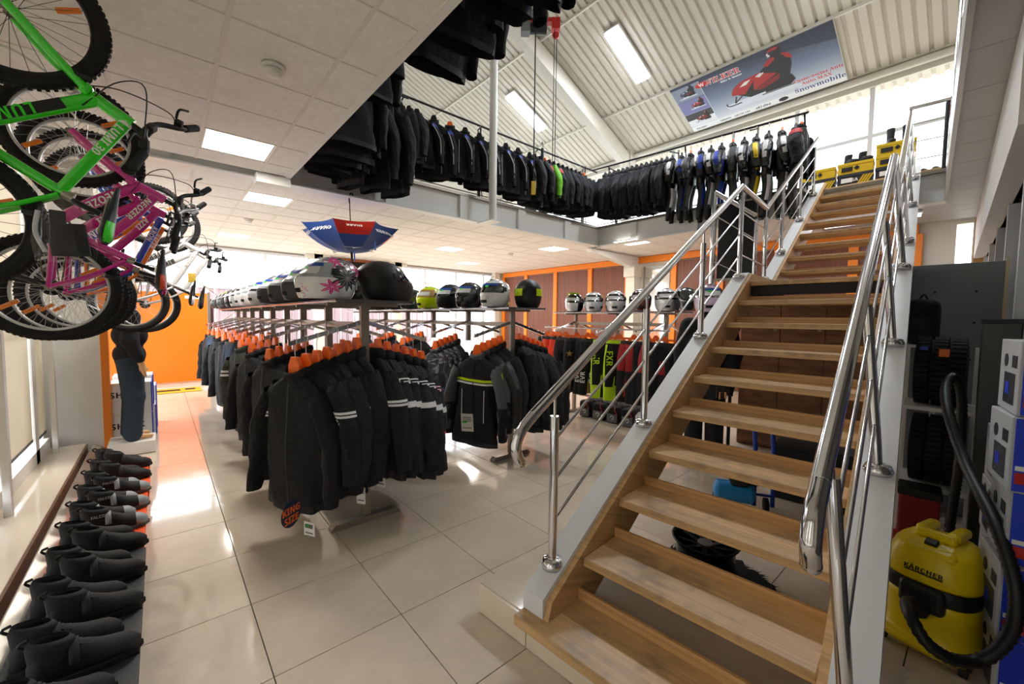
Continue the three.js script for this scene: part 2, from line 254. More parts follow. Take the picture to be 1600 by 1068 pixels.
{ // left: raised ledge, white pier with orange edge, aluminium channel, blinds
  struct('trim_14', rb(0.36, 0.11, 6.7, 0.006, -0.86, 0.055, -3.3), phys(0xe6d8c4, 0.12, { clearcoat: 0.4 }));
  struct('trim_15', B(-1.05, -0.95, 0.1, 0.24, -6.6, 0.9), M.white);
  const p = struct('wall_pier', B(-1.05, -0.54, 0, CY, -6.87, -6.75), M.white);
  part(p, 'orange_edge', B(-0.54, -0.47, 0, 2.35, -6.88, -6.73), M.orange);
  const ch = structGroup('baseboard_left'), al = mat(0xcfcac0, 0.3, { metalness: 0.8 });
  part(ch, 'channel', mg(bx(0.075, 0.006, 7.2, -0.6, 0.05, -3.35, 0, 0, -0.45), B(-0.575, -0.566, 0.001, 0.035, -6.95, 0.25), B(-0.64, -0.632, 0.001, 0.066, -6.95, 0.25)), al);
  struct('trim_16', B(-0.679, -0.668, 0.001, 0.1, -6.65, 0.05), mat(0x7a5b48, 0.35));
  const bm = phys(0xe4dcc8, 0.95, { transmission: 0.35, thickness: 0 });
  [[-7.25, 0], [-6.05, 1], [-4.9, 0], [-3.75, 1], [-2.6, 0], [-1.45, 1], [-0.3, 0]].forEach(([z], i) => {
    if (!i) return; const b = thing('roller_blind', i === 1 ? 'cream roller blind next to the white pier' : 'cream roller blind pulled down over the tall side window', 'blind', [-0.97, 0, z + 0.57], 0, i === 1 ? undefined : 'roller blinds on the side windows');
    part(b, 'blind_fabric', B(-0.003, 0.003, 0.36, 3.02, -0.48, 0.48), bm); part(b, 'hem_bar', rb(0.014, 0.03, 0.97, 0.005, 0, 0.36, 0), M.grey); part(b, 'roller_tube', rod([0, 3.05, -0.49], [0, 3.05, 0.49], 0.03, 0.03, 12), M.white);
  });
  const b2 = thing('roller_blind', 'narrow cream roller blind in the corner by the white pier', 'blind', [-0.97, 0, -6.32]);
  part(b2, 'blind_fabric', B(-0.003, 0.003, 0.32, 3.02, -0.24, 0.24), bm); part(b2, 'hem_bar', rb(0.014, 0.03, 0.49, 0.005, 0, 0.32, 0), M.grey); part(b2, 'roller_tube', rod([0, 3.05, -0.25], [0, 3.05, 0.25], 0.03, 0.03, 12), M.white);
  for (const z of [-6.05, -4.9, -3.75, -2.6]) struct('wall_mullion_' + Math.round(-z * 100), B(-1.06, -0.95, 0.1, 3.2, z - 0.07, z + 0.07), M.white);
}
{ // ceiling lamps: square panels set in the grid, and two tube fittings in the roof
  const gl = new THREE.MeshStandardMaterial({ color: 0xffffff, emissive: 0xfff6ea, emissiveIntensity: 1.6, roughness: 0.5 });
  panelSpots.forEach(([x, z], i) => {
    const t = thing('ceiling_light', ['square light panel in the near ceiling above the hanging bicycles', 'square light panel behind the gallery beam near the smoke detector', 'square light panel close to the back windows by the orange partition', 'square light panel between umbrella and round pole', 'square light panel near the far corner of panelled wall and windows', 'square light panel near the gallery corner', 'square light panel over the back of the jacket racks', 'square light panel under the gallery beside the column'][i], 'light', [x, CY + 0.003, z]);
    part(t, 'panel_frame', mg(B(-0.295, 0.295, 0, 0.02, -0.295, -0.27), B(-0.295, 0.295, 0, 0.02, 0.27, 0.295), B(-0.295, -0.27, 0, 0.02, -0.27, 0.27), B(0.27, 0.295, 0, 0.02, -0.27, 0.27)), M.white);
    part(t, 'light_diffuser', B(-0.27, 0.27, 0.004, 0.02, -0.27, 0.27), gl);
    const l = new THREE.RectAreaLight(0xfff9f0, PANEL, 0.54, 0.54); l.position.set(x, CY - 0.004, z); l.lookAt(x, 0, z); l.name = 'panel_lamp'; scene.add(l);
  });
  const gt = new THREE.MeshStandardMaterial({ color: 0xffffff, emissive: 0xf2f6ff, emissiveIntensity: 1.8, roughness: 0.5 }), A = Math.atan(0.42);
  [[7.28, 6.9, -4.97], [7.3, 6.9, -7.98], [7.3, 6.9, -1.7]].forEach(([x, y, z], i) => {
    const t = thing('tube_light', ['long tube light fixed under the corrugated roof nearer the banner', 'long tube light fixed under the roof beyond the hoist', 'long tube light under the roof above the stair head'][i], 'light', [x, y, z]); t.rotation.z = -A;
    part(t, 'fitting_body', rb(1.3, 0.05, 0.34, 0.015, 0, 0.0, 0), M.white);
    for (const s of [-0.075, 0.075]) part(t, 'light_tube', rod([-0.61, -0.045, s], [0.61, -0.045, s], 0.022, 0.022, 10), gt);
    part(t, 'light_cover', rb(1.24, 0.012, 0.3, 0.005, 0, -0.075, 0), gt);
    const l = new THREE.RectAreaLight(0xf4f8ff, TUBE, 1.24, 0.3); l.position.set(x - 0.09 * Math.sin(A), y - 0.09 * Math.cos(A), z); l.lookAt(x - Math.sin(A), y - Math.cos(A), z); l.name = 'tube_lamp'; scene.add(l);
  });
  const t = thing('tube_light', 'long bare tube light under the gallery seen between the stair treads', 'light', [8.6, CY - 0.05, -1.3]); t.rotation.y = Math.PI / 2;
  part(t, 'fitting_body', rb(1.2, 0.04, 0.08, 0.01, 0, 0.02, 0), M.white); part(t, 'light_tube', rod([-0.58, -0.02, 0], [0.58, -0.02, 0], 0.03, 0.03, 10), gt);
  const l = new THREE.RectAreaLight(0xf4f8ff, 20, 1.16, 0.06); l.position.set(8.6, CY - 0.11, -1.3); l.rotation.set(-Math.PI / 2, 0, Math.PI / 2); scene.add(l);
  for (const [x, z, s] of [[0.627, -3.22, 'white smoke detector on the near ceiling tiles'], [1.22, -8.5, 'white smoke detector on the ceiling beyond the beam'], [6.9, -8.1, 'small smoke detector between the two far light panels']]) {
    const d = thing('smoke_detector', s, 'smoke detector', [x, CY, z]);
    d.scale.setScalar(1.2); part(d, 'base', lathe([[0, 0], [0.06, 0], [0.06, -0.012], [0.056, -0.02], [0, -0.02]], 24), M.white); part(d, 'head', lathe([[0, -0.02], [0.042, -0.02], [0.046, -0.035], [0.036, -0.055], [0.012, -0.06], [0, -0.06]], 24), M.white); part(d, 'vent_ring', disc(0.043, 0.006, 0, -0.026, 0), M.grey);
  }
}
{ // outdoors: pale metal fence and ground behind the back windows
  const f = thing('metal_fence', 'pale ribbed metal fence outside the back windows', 'fence', [0, 0, -17.2]), fm = mat(0xb49fa6, 0.6);
  for (let i = 0; i < 26; i++) part(f, 'fence_panel', mg(bx(0.49, 2.5, 0.03, 0, 1.27, 0), bx(0.05, 2.5, 0.05, -0.2, 1.27, 0.02), bx(0.05, 2.5, 0.05, 0.05, 1.27, 0.02)), fm).position.x = -3.5 + i * 0.52;
  part(f, 'rail', B(-4, 10, 2.5, 2.58, -0.05, 0.05), mat(0xbfc3c6, 0.4));
  struct('ground', B(-30, 40, -0.3, -0.16, -40, 20), mat(0xb5b0a8, 0.9));
}
// ---------- staircase ----------
const ST = { x: 1.562, z: -1.254, r: 0.195, g: 0.336, g2: 0.339, w: 0.902, y0: 0.407, land: 0.853, t: 0.085 };
const SX8 = 8 * ST.g, SY8 = ST.y0 + 8 * ST.r, SU = SX8 + ST.land;
const yLow = (x) => ST.y0 + x * ST.r / ST.g, yUp = (x) => SY8 + (x - SU) * ST.r / ST.g2;
{
  const s = thing('staircase', 'open wooden staircase with white steel stringers and chrome railings', 'staircase', [ST.x, 0, ST.z], ST.t);
  const wearTex = (k) => dtex(512, (u, v) => { // u across the tread from its front edge, v along it; grain runs along the tread, grey scuffing where feet land
    const g = vn(u * 70 + k, v * 5, 140, 5) * 0.5 + vn(u * 150, v * 9 + k, 300, 9) * 0.3 + vn(u * 24, v * 2 + k, 48, 2) * 0.3, kk = 0.86 + 0.22 * g, pl = Math.floor((u + k * 0.13) * 3.2) % 2 ? 1 : 0.955;
    const wr = clamp((vn(u * 5 + k * 3, v * 6, 10, 6) * 0.75 + vn(u * 22, v * 26 + k, 44, 26) * 0.5 - 0.52) * 1.9) * sm(0.75, 0.3, u) * sm(0.02, 0.25, v) * sm(0.98, 0.7, v) * 0.5;
    return [0.82 * kk * pl * (1 - wr * 0.42), 0.665 * kk * pl * (1 - wr * 0.38), 0.46 * kk * pl * (1 - wr * 0.26)]; });
  const wv = [0, 1, 2].map((k) => mat(0xffffff, 0.4, { map: wearTex(k) })), plainM = mat(0xffffff, 0.42, { map: grainMap }), worn = wv, lip = plainM.clone(); lip.color.setHex(0xfff4e4);
  const uvm = (g) => { const P = g.attributes.position, U = g.attributes.uv; for (let i = 0; i < U.count; i++) U.setXY(i, (P.getX(i) + 0.16) * 1.55 + P.getY(i) * 0.9, P.getZ(i) + 0.5); return g; }, uvl = (g) => { const P = g.attributes.position, U = g.attributes.uv; for (let i = 0; i < U.count; i++) U.setXY(i, P.getZ(i) * 0.4 + P.getX(i) * 0.4, (P.getY(i) + P.getX(i) * 0.4) * 0.9); return g; };
  const tg = uvm(rb(0.315, 0.042, ST.w + 0.04, 0.006)), lg = uvl(rb(0.022, 0.05, ST.w + 0.04, 0.004));
  const step = (x, y, k) => { const t = part(s, 'tread', tg, worn[k % 3]); t.position.set(x + 0.157, y - 0.021, ST.w / 2 + 0.022); const l = part(t, 'back_lip', lg, lip); l.position.set(0.146, 0.045, 0); };
  for (let j = 0; j < 8; j++) step(j * ST.g, ST.y0 + j * ST.r, j);
  // first tread is wider and sits on the stone base
  const f = part(s, 'tread', uvm(rb(0.335, 0.05, ST.w + 0.3, 0.006)), worn[1]); f.position.set(-ST.g + 0.165, ST.y0 - ST.r - 0.025, ST.w / 2); part(f, 'back_lip', lg, lip).position.set(0.15, 0.05, 0);
  part(s, 'landing_board', uvm(rb(SU + ST.g2 - SX8 - 0.01, 0.042, ST.w + 0.04, 0.006)), worn[0]).position.set((SX8 + SU + ST.g2) / 2, SY8 - 0.021, ST.w / 2 + 0.022);
  part(s, 'landing_beam', mg(B(SX8 + 0.03, SU + 0.3, SY8 - 0.2, SY8 - 0.044, 0.02, 0.06), B(SX8 + 0.03, SX8 + 0.09, SY8 - 0.13, SY8 - 0.044, 0.0, ST.w), B(SX8 + 0.03, SU + 0.3, SY8 - 0.2, SY8 - 0.044, ST.w - 0.06, ST.w - 0.02)), M.dark);
  for (let k = 1; k < 9; k++) step(SU + k * ST.g2, SY8 + k * ST.r, k + 1);
  part(s, 'tread', tg, worn[0]).position.set(SU + 9 * ST.g2 + 0.157, SY8 + 9 * ST.r - 0.021, ST.w / 2 + 0.022);
  // stringers: white steel outside, wooden board inside
  const o = 0.055, d = 0.3, xa = -0.27, xb = SX8 + 0.06, xc = SU + 0.12, xd = SU + 9 * ST.g2 + 0.25;
  const poly = [[xa, yLow(xa) + o], [xb, yLow(xb) + o], [xc, yLow(xb) + o], [xd, yUp(xd) + o - 0.03], [xd, yUp(xd) - d], [xc + 0.14, yUp(xc + 0.14) - d], [xc, yLow(xb) - d + 0.05], [xb + 0.1, yLow(xb) - d + 0.05], [xa + 0.36, yLow(xa + 0.36) - d], [xa + 0.02, 0.214], [xa, 0.214]];
  const white = mat(0xe2e4e6, 0.4);
  for (const [n, z0] of [['left', -0.15], ['right', ST.w + 0.075]]) { const g = extr(poly, 0.12); g.translate(0, 0, z0); part(s, 'stringer', g, white); }
  const wood2 = plainM;
  for (const z0 of [-0.03, ST.w + 0.045]) { const g = extr(poly.map(([x, y], i) => [x + (i < 1 ? 0.03 : 0), y - 0.012]), 0.03); g.translate(0, 0, z0); uvl(g); part(s, 'stringer_board', g, wood2); }
  // railings
  for (const side of [0, 1]) {
    const z = side ? ST.w + 0.055 : -0.09, zb = side ? ST.w + 0.135 : -0.09, zq = (q) => lerp(zb, z, q / 0.86), R = 0.86, H = (x) => yLow(x) + o + R, HU = (x) => yUp(x) + o + R - 0.05;
    const px = [-0.13, 0.79, 1.72, 2.66], ux = [SU + 0.02, SU + 0.75, SU + 1.75, SU + 2.7];
    const yl = H(2.62), joint = SU + 0.02;
    part(s, 'handrail', mg(tube([[-0.37, H(-0.37) - 0.15, z], [-0.4, H(-0.37) - 0.08, z], [-0.37, H(-0.37) - 0.015, z], [-0.28, H(-0.28), z]], 0.025, 16, 12), rod([-0.29, H(-0.29), z], [2.64, H(2.64), z], 0.025, 0.025, 16), ball(0.025, 2.64, H(2.64), z), ball(0.026, -0.37, H(-0.37) - 0.15, z)), M.chrome);
    part(s, 'handrail', mg(rod([2.64, H(2.64), z], [joint, H(2.64) - 0.02, z], 0.025, 0.025, 16), ball(0.025, joint, H(2.64) - 0.02, z)), M.chrome);
    const xe = side ? xd + 0.05 : SU + 2.85, ye = HU(xe);
    part(s, 'handrail', mg(rod([joint, H(2.64) - 0.02, z], [xe, ye, z], 0.025, 0.025, 16), ball(0.025, xe, ye, z)), M.chrome);
    for (const x of px) { const yb = yLow(x) + o - 0.02; const p = part(s, 'baluster', mg(rod([x, yb, zb], [x, yb + 0.76, zq(0.76)], 0.021, 0.021, 16), rod([x, yb + 0.75, zq(0.75)], [x, H(x), z], 0.008)), M.chrome); part(p, 'flange', lathe([[0.02, 0.03], [0.045, 0.024], [0.055, 0.0], [0.05, -0.02], [0, -0.02]], 24), M.chrome).position.set(x, yb + 0.03, zb); }
    for (const x of ux) { const yb = yUp(x) + (x === ux[0] ? 0.05 : o - 0.03), top = x === ux[0] ? H(2.64) - 0.02 : HU(x); const p = part(s, 'baluster', mg(rod([x, yb, zb], [x, top - 0.1, zq(0.76)], 0.021, 0.021, 16), rod([x, top - 0.12, zq(0.75)], [x, top, z], 0.008)), M.chrome); part(p, 'flange', lathe([[0.02, 0.03], [0.045, 0.024], [0.055, 0.0], [0.05, -0.02], [0, -0.02]], 24), M.chrome).position.set(x, yb + 0.03, zb); }
    for (const q of [0.22, 0.42, 0.62]) {
      part(s, 'rail_rod', rod([px[0], yLow(px[0]) + o + q, zq(q)], [px[3], yLow(px[3]) + o + q, zq(q)], 0.0075, 0.0075, 8), M.chrome);
      const yq = yLow(px[3]) + o + q;
      part(s, 'rail_rod', rod([px[3], yq, zq(q)], [ux[0], yq - 0.02, zq(q)], 0.0075, 0.0075, 8), M.chrome);
      part(s, 'rail_rod', rod([ux[0], yUp(ux[0]) + o + q, zq(q)], [xe, yUp(xe) + o - 0.05 + q, zq(q)], 0.0075, 0.0075, 8), M.chrome);
    }
  }
  const base = thing('stone_step', 'pale polished stone slab under the lowest wooden tread', 'step', [ST.x, 0, ST.z], ST.t), stoneM = phys(0xe8d9c4, 0.15, { clearcoat: 0.4 });
  part(base, 'slab', rb(0.9, 0.158, 1.75, 0.004, 0.21, 0.079, 0.38), M.tile); part(base, 'front_slab', rb(0.014, 0.15, 0.34, 0.002, -0.248, 0.078, -0.32), stoneM); part(base, 'front_slab', rb(0.014, 0.15, 1.38, 0.002, -0.248, 0.078, 0.545), stoneM);
  // landing railing on the far side, with its dark board
  const lr = thing('landing_railing', 'short chrome railing standing beyond the stair landing', 'railing', [5.0, 0, -2.17]);
  part(lr, 'post', rod([0, 2.0, 0], [0, 3.1, 0], 0.03, 0.03, 16), M.chrome); part(lr, 'post', rod([0.05, 2.0, 0.44], [0.05, 2.72, 0.44], 0.02, 0.02, 16), M.chrome);
  part(lr, 'top_rail', rod([0, 3.1, 0], [0.05, 2.76, 0.44], 0.025, 0.025, 16), M.chrome); part(lr, 'rail_rod', rod([0, 2.84, 0], [0.05, 2.5, 0.44], 0.008), M.chrome); part(lr, 'rail_rod', rod([0, 2.3, 0], [0.05, 2.05, 0.44], 0.008), M.chrome);
}
// ---------- garments ----------
// local frame: hook of the hanger at y = 0, shoulders along z, front towards +x
const bodyF = (L, w, ph, fat = 1) => (u, v) => {
  const a = u * Math.PI * 2, y = v < 0.78 ? lerp(-L, -0.3, v / 0.78) : lerp(-0.3, -0.19, (v - 0.78) / 0.22);
  const W = w * ramp(v, [[0, 0.86], [0.1, 0.9], [0.45, 0.86], [0.78, 0.84], [0.9, 0.62], [1, 0.29]]), D = fat * ramp(v, [[0, 0.07], [0.3, 0.085], [0.7, 0.075], [0.9, 0.062], [1, 0.055]]);
  const k = 1 + (0.1 * Math.sin(3 * a + ph + 5 * v) + 0.08 * Math.sin(5 * a - ph * 2 + 9 * v) + 0.04 * Math.sin(9 * a + 13 * v)) * (1 - v * 0.8), c = Math.cos(a), s = Math.sin(a);
  return [D * k * Math.sign(s) * Math.abs(s) ** 0.75, y + 0.008 * Math.sin(2 * a + ph), W * k * Math.sign(c) * Math.abs(c) ** 0.85];
};
const sleeveF = (side, w, L, ph, out = 0.06, fwd = 0.05) => (u, v, k = 1) => {
  const a = u * Math.PI * 2, z0 = w * 0.78, t = v;
  const cz = z0 + (out + 0.035) * sm(0, 0.5, t) + 0.03 * t, cx = fwd * t * t + 0.012 * Math.sin(t * 3 + ph), cy = -0.285 - t * L + 0.035 * sm(0, 0.2, t);
  const r = k * ramp(t, [[0, 0.06], [0.1, 0.084], [0.3, 0.088], [0.55, 0.08], [0.8, 0.066], [1, 0.052]]) * (1 + 0.085 * Math.sin(t * 24 + 2 * a + ph) * sm(0.25, 0.5, t) + 0.05 * Math.sin(3 * a + ph + 6 * t));
  return [cx + r * Math.sin(a), cy + r * 0.35 * Math.cos(a) * (1 - sm(0, 0.25, t)), side * (cz + r * 0.8 * Math.cos(a))];
};
const collarF = (u, v) => { const a = u * Math.PI * 2, up = v < 0.5 ? v * 2 : (1 - v) * 2, r = v < 0.5 ? 1 : 0.84; const h = 0.07 - 0.03 * Math.max(0, Math.sin(a)); return [r * (0.058 + 0.012 * up) * Math.sin(a), -0.2 + up * h * 1.25, r * (0.082 + 0.006 * up) * Math.cos(a)]; };
const gCache = {};
function jacketGeo(k, L, w, fat) {
  const key = [k, L, w, fat].join(); if (gCache[key]) return gCache[key];
  const ph = k * 1.7 + 0.4, bf = bodyF(L, w, ph, fat), sL = L - 0.34, sf = [1, -1].map((s) => sleeveF(s, w, sL, ph + s, 0.05 + 0.02 * (k % 3), 0.03 + 0.03 * (k % 2)));
  const frontStrip = (z0, z1, v0, v1, dx) => surf((u, v) => { const p = bf(0.25, v), z = lerp(z0, z1, u); return [p[0] + dx, p[1], z]; }, 1, 12, 0, 1, v0, v1);
  return gCache[key] = { bf, sf, frontStrip,
    body: surf(bf, 28, 18), sleeve: sf.map((f) => surf(f, 14, 22)), cuff: sf.map((f) => surf((u, v) => f(u, v, 1.05), 10, 2, 0, 1, 0.94, 1.01)), collar: surf(collarF, 18, 6), zip: frontStrip(-0.006, 0.006, 0.02, 0.97, 0.004),
    band: (v0, v1) => sf.map((f) => surf((u, v) => f(u, v, 1.07), 12, 2, 0, 1, v0, v1)), patch: (u0, u1, v0, v1) => sf.map((f) => surf((u, v) => f(u, v, 1.07), 6, 4, u0, u1, v0, v1)), hem: surf((u, v) => { const p = bf(u, v); return [p[0] * 1.04, p[1], p[2] * 1.01]; }, 22, 2, 0, 1, 0.0, 0.05), yoke: surf((u, v) => { const p = bf(u, v); return [p[0] * 1.03, p[1] + 0.002, p[2] * 1.008]; }, 22, 5, 0, 1, 0.72, 0.97) };
}
const camoTex = dtex(256, (u, v) => { const tri = (s, o) => { const x = u * s, y = v * s, i = Math.floor(x), j = Math.floor(y), f = (x - i) > (y - j) ? 1 : 0; return hash(i * 5 + f * 3 + o, j * 11 + o); }; const t = tri(9, 1) * 0.6 + tri(17, 9) * 0.4, g = t > 0.72 ? 0.5 : t > 0.5 ? 0.24 : t > 0.3 ? 0.16 : 0.1; return [g, g, g * 1.08]; });
const denimTex = dtex(256, (u, v, i, j) => { const b = 0.25 + 0.12 * vn(u * 5, v * 5, 5) + 0.06 * (hash(i, j) - 0.5) + 0.04 * Math.sin((i + j) * 1.6); return [b * 0.62, b * 0.8, b * 1.1]; });
const GM = { camo: mat(0xffffff, 0.85, { map: camoTex }), denim: mat(0xffffff, 0.9, { map: denimTex }), olive: mat(0x2f332b, 0.9, { bumpMap: weave, bumpScale: 0.002 }), ash: mat(0x55575c, 0.85, { bumpMap: weave, bumpScale: 0.002 }), royal: mat(0x1a3aa8, 0.7), lime: mat(0x69b81c, 0.7), yellow: mat(0xe6c400, 0.6), wht: mat(0xd9dcde, 0.6), navy: mat(0x141d33, 0.85), redf: mat(0xa81a1a, 0.7), orangef: mat(0xee3a0c, 0.7), tan: mat(0xb98a4c, 0.8), brown: mat(0x7a5a1e, 0.8), neonf: mat(0xcbf20c, 0.6), purple: mat(0x1a1522, 0.85), maroon: mat(0x50141a, 0.8) };
const protoCache = {};
function jacketProto(kind, k) {
  const key = kind + k; if (protoCache[key]) return protoCache[key];
  const L = { long: 1.12, leather: 1.02, kid: 0.88 }[kind] ?? 1.1 - 0.03 * (k % 3), w = kind === 'kid' ? 0.25 : 0.29, G = jacketGeo(k, L, w, kind === 'puff' || kind === 'camo' ? 1.2 : 1);
  const bm = { leather: M.leather, camo: GM.camo, olive: GM.olive, ash: M.fabric, blue: M.fabric, lime: M.fabric3, purple: GM.purple, plain: M.fabric, plain2: M.fabric2, band: M.fabric, logo: M.fabric2, pink: M.fabric2, dark3: M.fabric3, redshoulder: M.fabric }[kind] ?? M.fabric;
  const slm = { ash: GM.ash, lime: GM.lime }[kind] ?? bm;
  const o = new THREE.Group(); o.name = 'jacket';
  part(o, 'body', G.body, bm); part(o, 'collar', G.collar, kind === 'ash' ? GM.ash : bm); part(o, 'zip', G.zip, M.zip);
  G.sleeve.forEach((g, i) => { const s = part(o, 'sleeve', g, slm); part(s, 'cuff', G.cuff[i], kind === 'ash' ? M.fabric : bm); });
  part(o, 'hem_band', G.hem, M.dark);
  const add = (name, gs, m) => gs.forEach((g) => part(o, name, g, m));
  if (kind === 'band' || kind === 'logo' || kind === 'pink') add('reflective_band', G.band(0.3, 0.355), M.refl);
  if (kind === 'band') add('band_print', G.sf.map((f) => surf((u, v) => f(u, v, 1.085), 12, 1, 0, 1, 0.322, 0.334)), M.dark);
  if (kind === 'logo' || kind === 'pink') { const w2 = kind === 'pink' ? mat(0xf2b8c4, 0.5) : M.refl; for (const [a, b, c, d] of [[-0.1, 0.1, 0.075, 0.09], [-0.1, -0.06, 0.085, 0.12], [-0.02, 0.1, 0.11, 0.122], [0.06, 0.1, 0.12, 0.14]]) add('shoulder_logo', G.patch(a, b, c, d), w2); }
  if (kind === 'pink') add('cuff_tab', G.band(0.55, 0.59), M.pinkNeon);
  if (kind === 'olive') { add('white_stripe', G.band(0.22, 0.255), M.refl); add('white_stripe', G.band(0.28, 0.315), M.refl); }
  if (kind === 'ash') { add('lower_sleeve', G.band(0.55, 1.0), M.fabric); part(o, 'chest_piping', surf((u, v) => { const p = G.bf(lerp(0.06, 0.44, u), v); return [p[0] * 1.05, p[1], p[2] * 1.02]; }, 14, 2, 0, 1, 0.66, 0.685), M.neon); part(o, 'chest_piping', surf((u, v) => { const p = G.bf(lerp(0.06, 0.44, u), v); return [p[0] * 1.05, p[1], p[2] * 1.02]; }, 14, 2, 0, 1, 0.63, 0.65), M.refl); add('front_piping', [G.frontStrip(0.13, 0.137, 0.25, 0.58, 0.002), G.frontStrip(-0.137, -0.13, 0.25, 0.58, 0.002)], M.refl); add('round_emblem', G.patch(-0.07, 0.07, 0.1, 0.18), M.neon); add('emblem_inner', G.sf.map((f) => surf((u, v) => f(u, v, 1.09), 6, 4, -0.05, 0.05, 0.113, 0.167)), GM.ash); }
  if (kind === 'blue') { add('blue_shoulder', G.patch(-0.25, 0.25, 0.05, 0.16), GM.royal); add('white_piping', [G.frontStrip(0.15, 0.156, 0.1, 0.7, 0.0), G.frontStrip(-0.156, -0.15, 0.1, 0.7, 0)], M.refl); part(o, 'chest_emblem', surf((u, v) => { const p = G.bf(0.25, v); return [p[0] + 0.006, p[1], 0.03 * (v - 0.66) / 0.05 * (u - 0.5) * 2]; }, 2, 2, 0, 1, 0.66, 0.71), M.refl); add('sleeve_piping', G.patch(0.2, 0.23, 0.1, 0.8), M.piping); }
  if (kind === 'redshoulder') add('red_shoulder', G.patch(-0.25, 0.25, 0.04, 0.2), GM.redf);
  return protoCache[key] = o;
}
function trouserProto(kind, k) {
  const key = 't' + kind + k; if (protoCache[key]) return protoCache[key];
  const o = new THREE.Group(); o.name = 'trousers'; const L = 1.0, ph = k * 1.3;
  const m = { denim: GM.denim, fxr: M.fabric, orange: GM.orangef, star: M.fabric2, red: M.fabric3, black: M.fabric, evp: M.fabric, tan: GM.tan }[kind] ?? M.fabric;
  const leg = (s) => (u, v, q = 1) => { const a = u * Math.PI * 2, t = 1 - v; const r = q * ramp(t, [[0, 0.085], [0.25, 0.105], [0.55, 0.088], [1, 0.07]]) * (1 + 0.06 * Math.sin(3 * a + ph + 9 * t)); return [r * 0.62 * Math.sin(a) + 0.015 * Math.sin(t * 4 + ph), -0.2 - t * L * 0.84 - 0.0, s * (0.1 + 0.055 * t) + r * Math.cos(a)]; };
  const hip = (u, v) => { const a = u * Math.PI * 2; const k2 = 1 + 0.03 * Math.sin(5 * a + ph); return [ramp(v, [[0, 0.07], [1, 0.05]]) * k2 * Math.sin(a), lerp(-0.4, -0.16, v), ramp(v, [[0, 0.2], [0.6, 0.195], [1, 0.175]]) * k2 * Math.cos(a)]; };
  part(o, 'hips', surf(hip, 20, 6), m); part(o, 'waistband', surf((u, v) => { const p = hip(u, v); return [p[0] * 1.05, p[1], p[2] * 1.02]; }, 20, 2, 0, 1, 0.82, 1.02), kind === 'fxr' ? GM.neonf : M.dark);
  for (const s of [-1, 1]) {
    const f = leg(s), fx = kind === 'fxr', g = part(o, 'leg', surf(f, 14, 14, 0, 1, fx ? 0.42 : 0, 1), m), sub = (n, u0, u1, v0, v1, mm, q = 1.04) => part(g, n, surf((u, v) => f(u, v, q), 6, 6, u0, u1, v0, v1), mm);
    if (kind === 'fxr') { part(g, 'lower_leg', surf(f, 14, 8, 0, 1, 0, 0.42), GM.neonf); sub('side_panel', -0.12, 0.12, 0.3, 0.98, GM.neonf); sub('knee_patch', 0.13, 0.37, 0.24, 0.5, M.fabric, 1.09); part(g, 'lettering', txt('FXR', 0.09, 0.003).rotateZ(-Math.PI / 2).rotateY(Math.PI / 2).translate(0.072, -0.42, s * 0.13), GM.neonf); part(g, 'lettering', txt('FXR', 0.09, 0.003).rotateZ(-Math.PI / 2).rotateY(-Math.PI / 2).translate(-0.075, -0.42, s * 0.13), GM.neonf); }
    if (kind === 'orange') { sub('dark_panel', 0.1, 0.4, 0.2, 0.5, M.fabric); sub('dark_panel', 0.55, 0.8, 0.5, 0.8, M.fabric); sub('dark_panel', 0.6, 0.9, 0.05, 0.25, M.fabric); }
    if (kind === 'star') { const st = []; for (let i = 0; i < 10; i++) { const r = i % 2 ? 0.022 : 0.055, a = i * Math.PI / 5 + Math.PI / 2; st.push([r * Math.cos(a), r * Math.sin(a)]); } for (const d of [1, -1]) part(g, 'gold_star', extr(st, 0.003).rotateY(d * Math.PI / 2).translate(d * 0.078, -0.4, s * 0.11), GM.tan); sub('tan_panel', 0.15, 0.4, 0.0, 0.28, GM.tan); sub('tan_panel', 0.6, 0.85, 0.0, 0.28, GM.tan); }
    if (kind === 'red') { sub('red_panel', -0.2, 0.3, 0.55, 1, GM.redf); sub('red_panel', 0.35, 0.7, 0.1, 0.5, GM.orangef); }
    if (kind === 'evp') { for (const d of [1, -1]) part(g, 'lettering', txt('EVR', 0.075, 0.003).rotateZ(Math.PI / 2).rotateY(d * Math.PI / 2).translate(d * 0.078, -0.75, s * 0.12), M.refl); }
  }
  return protoCache[key] = o;
}
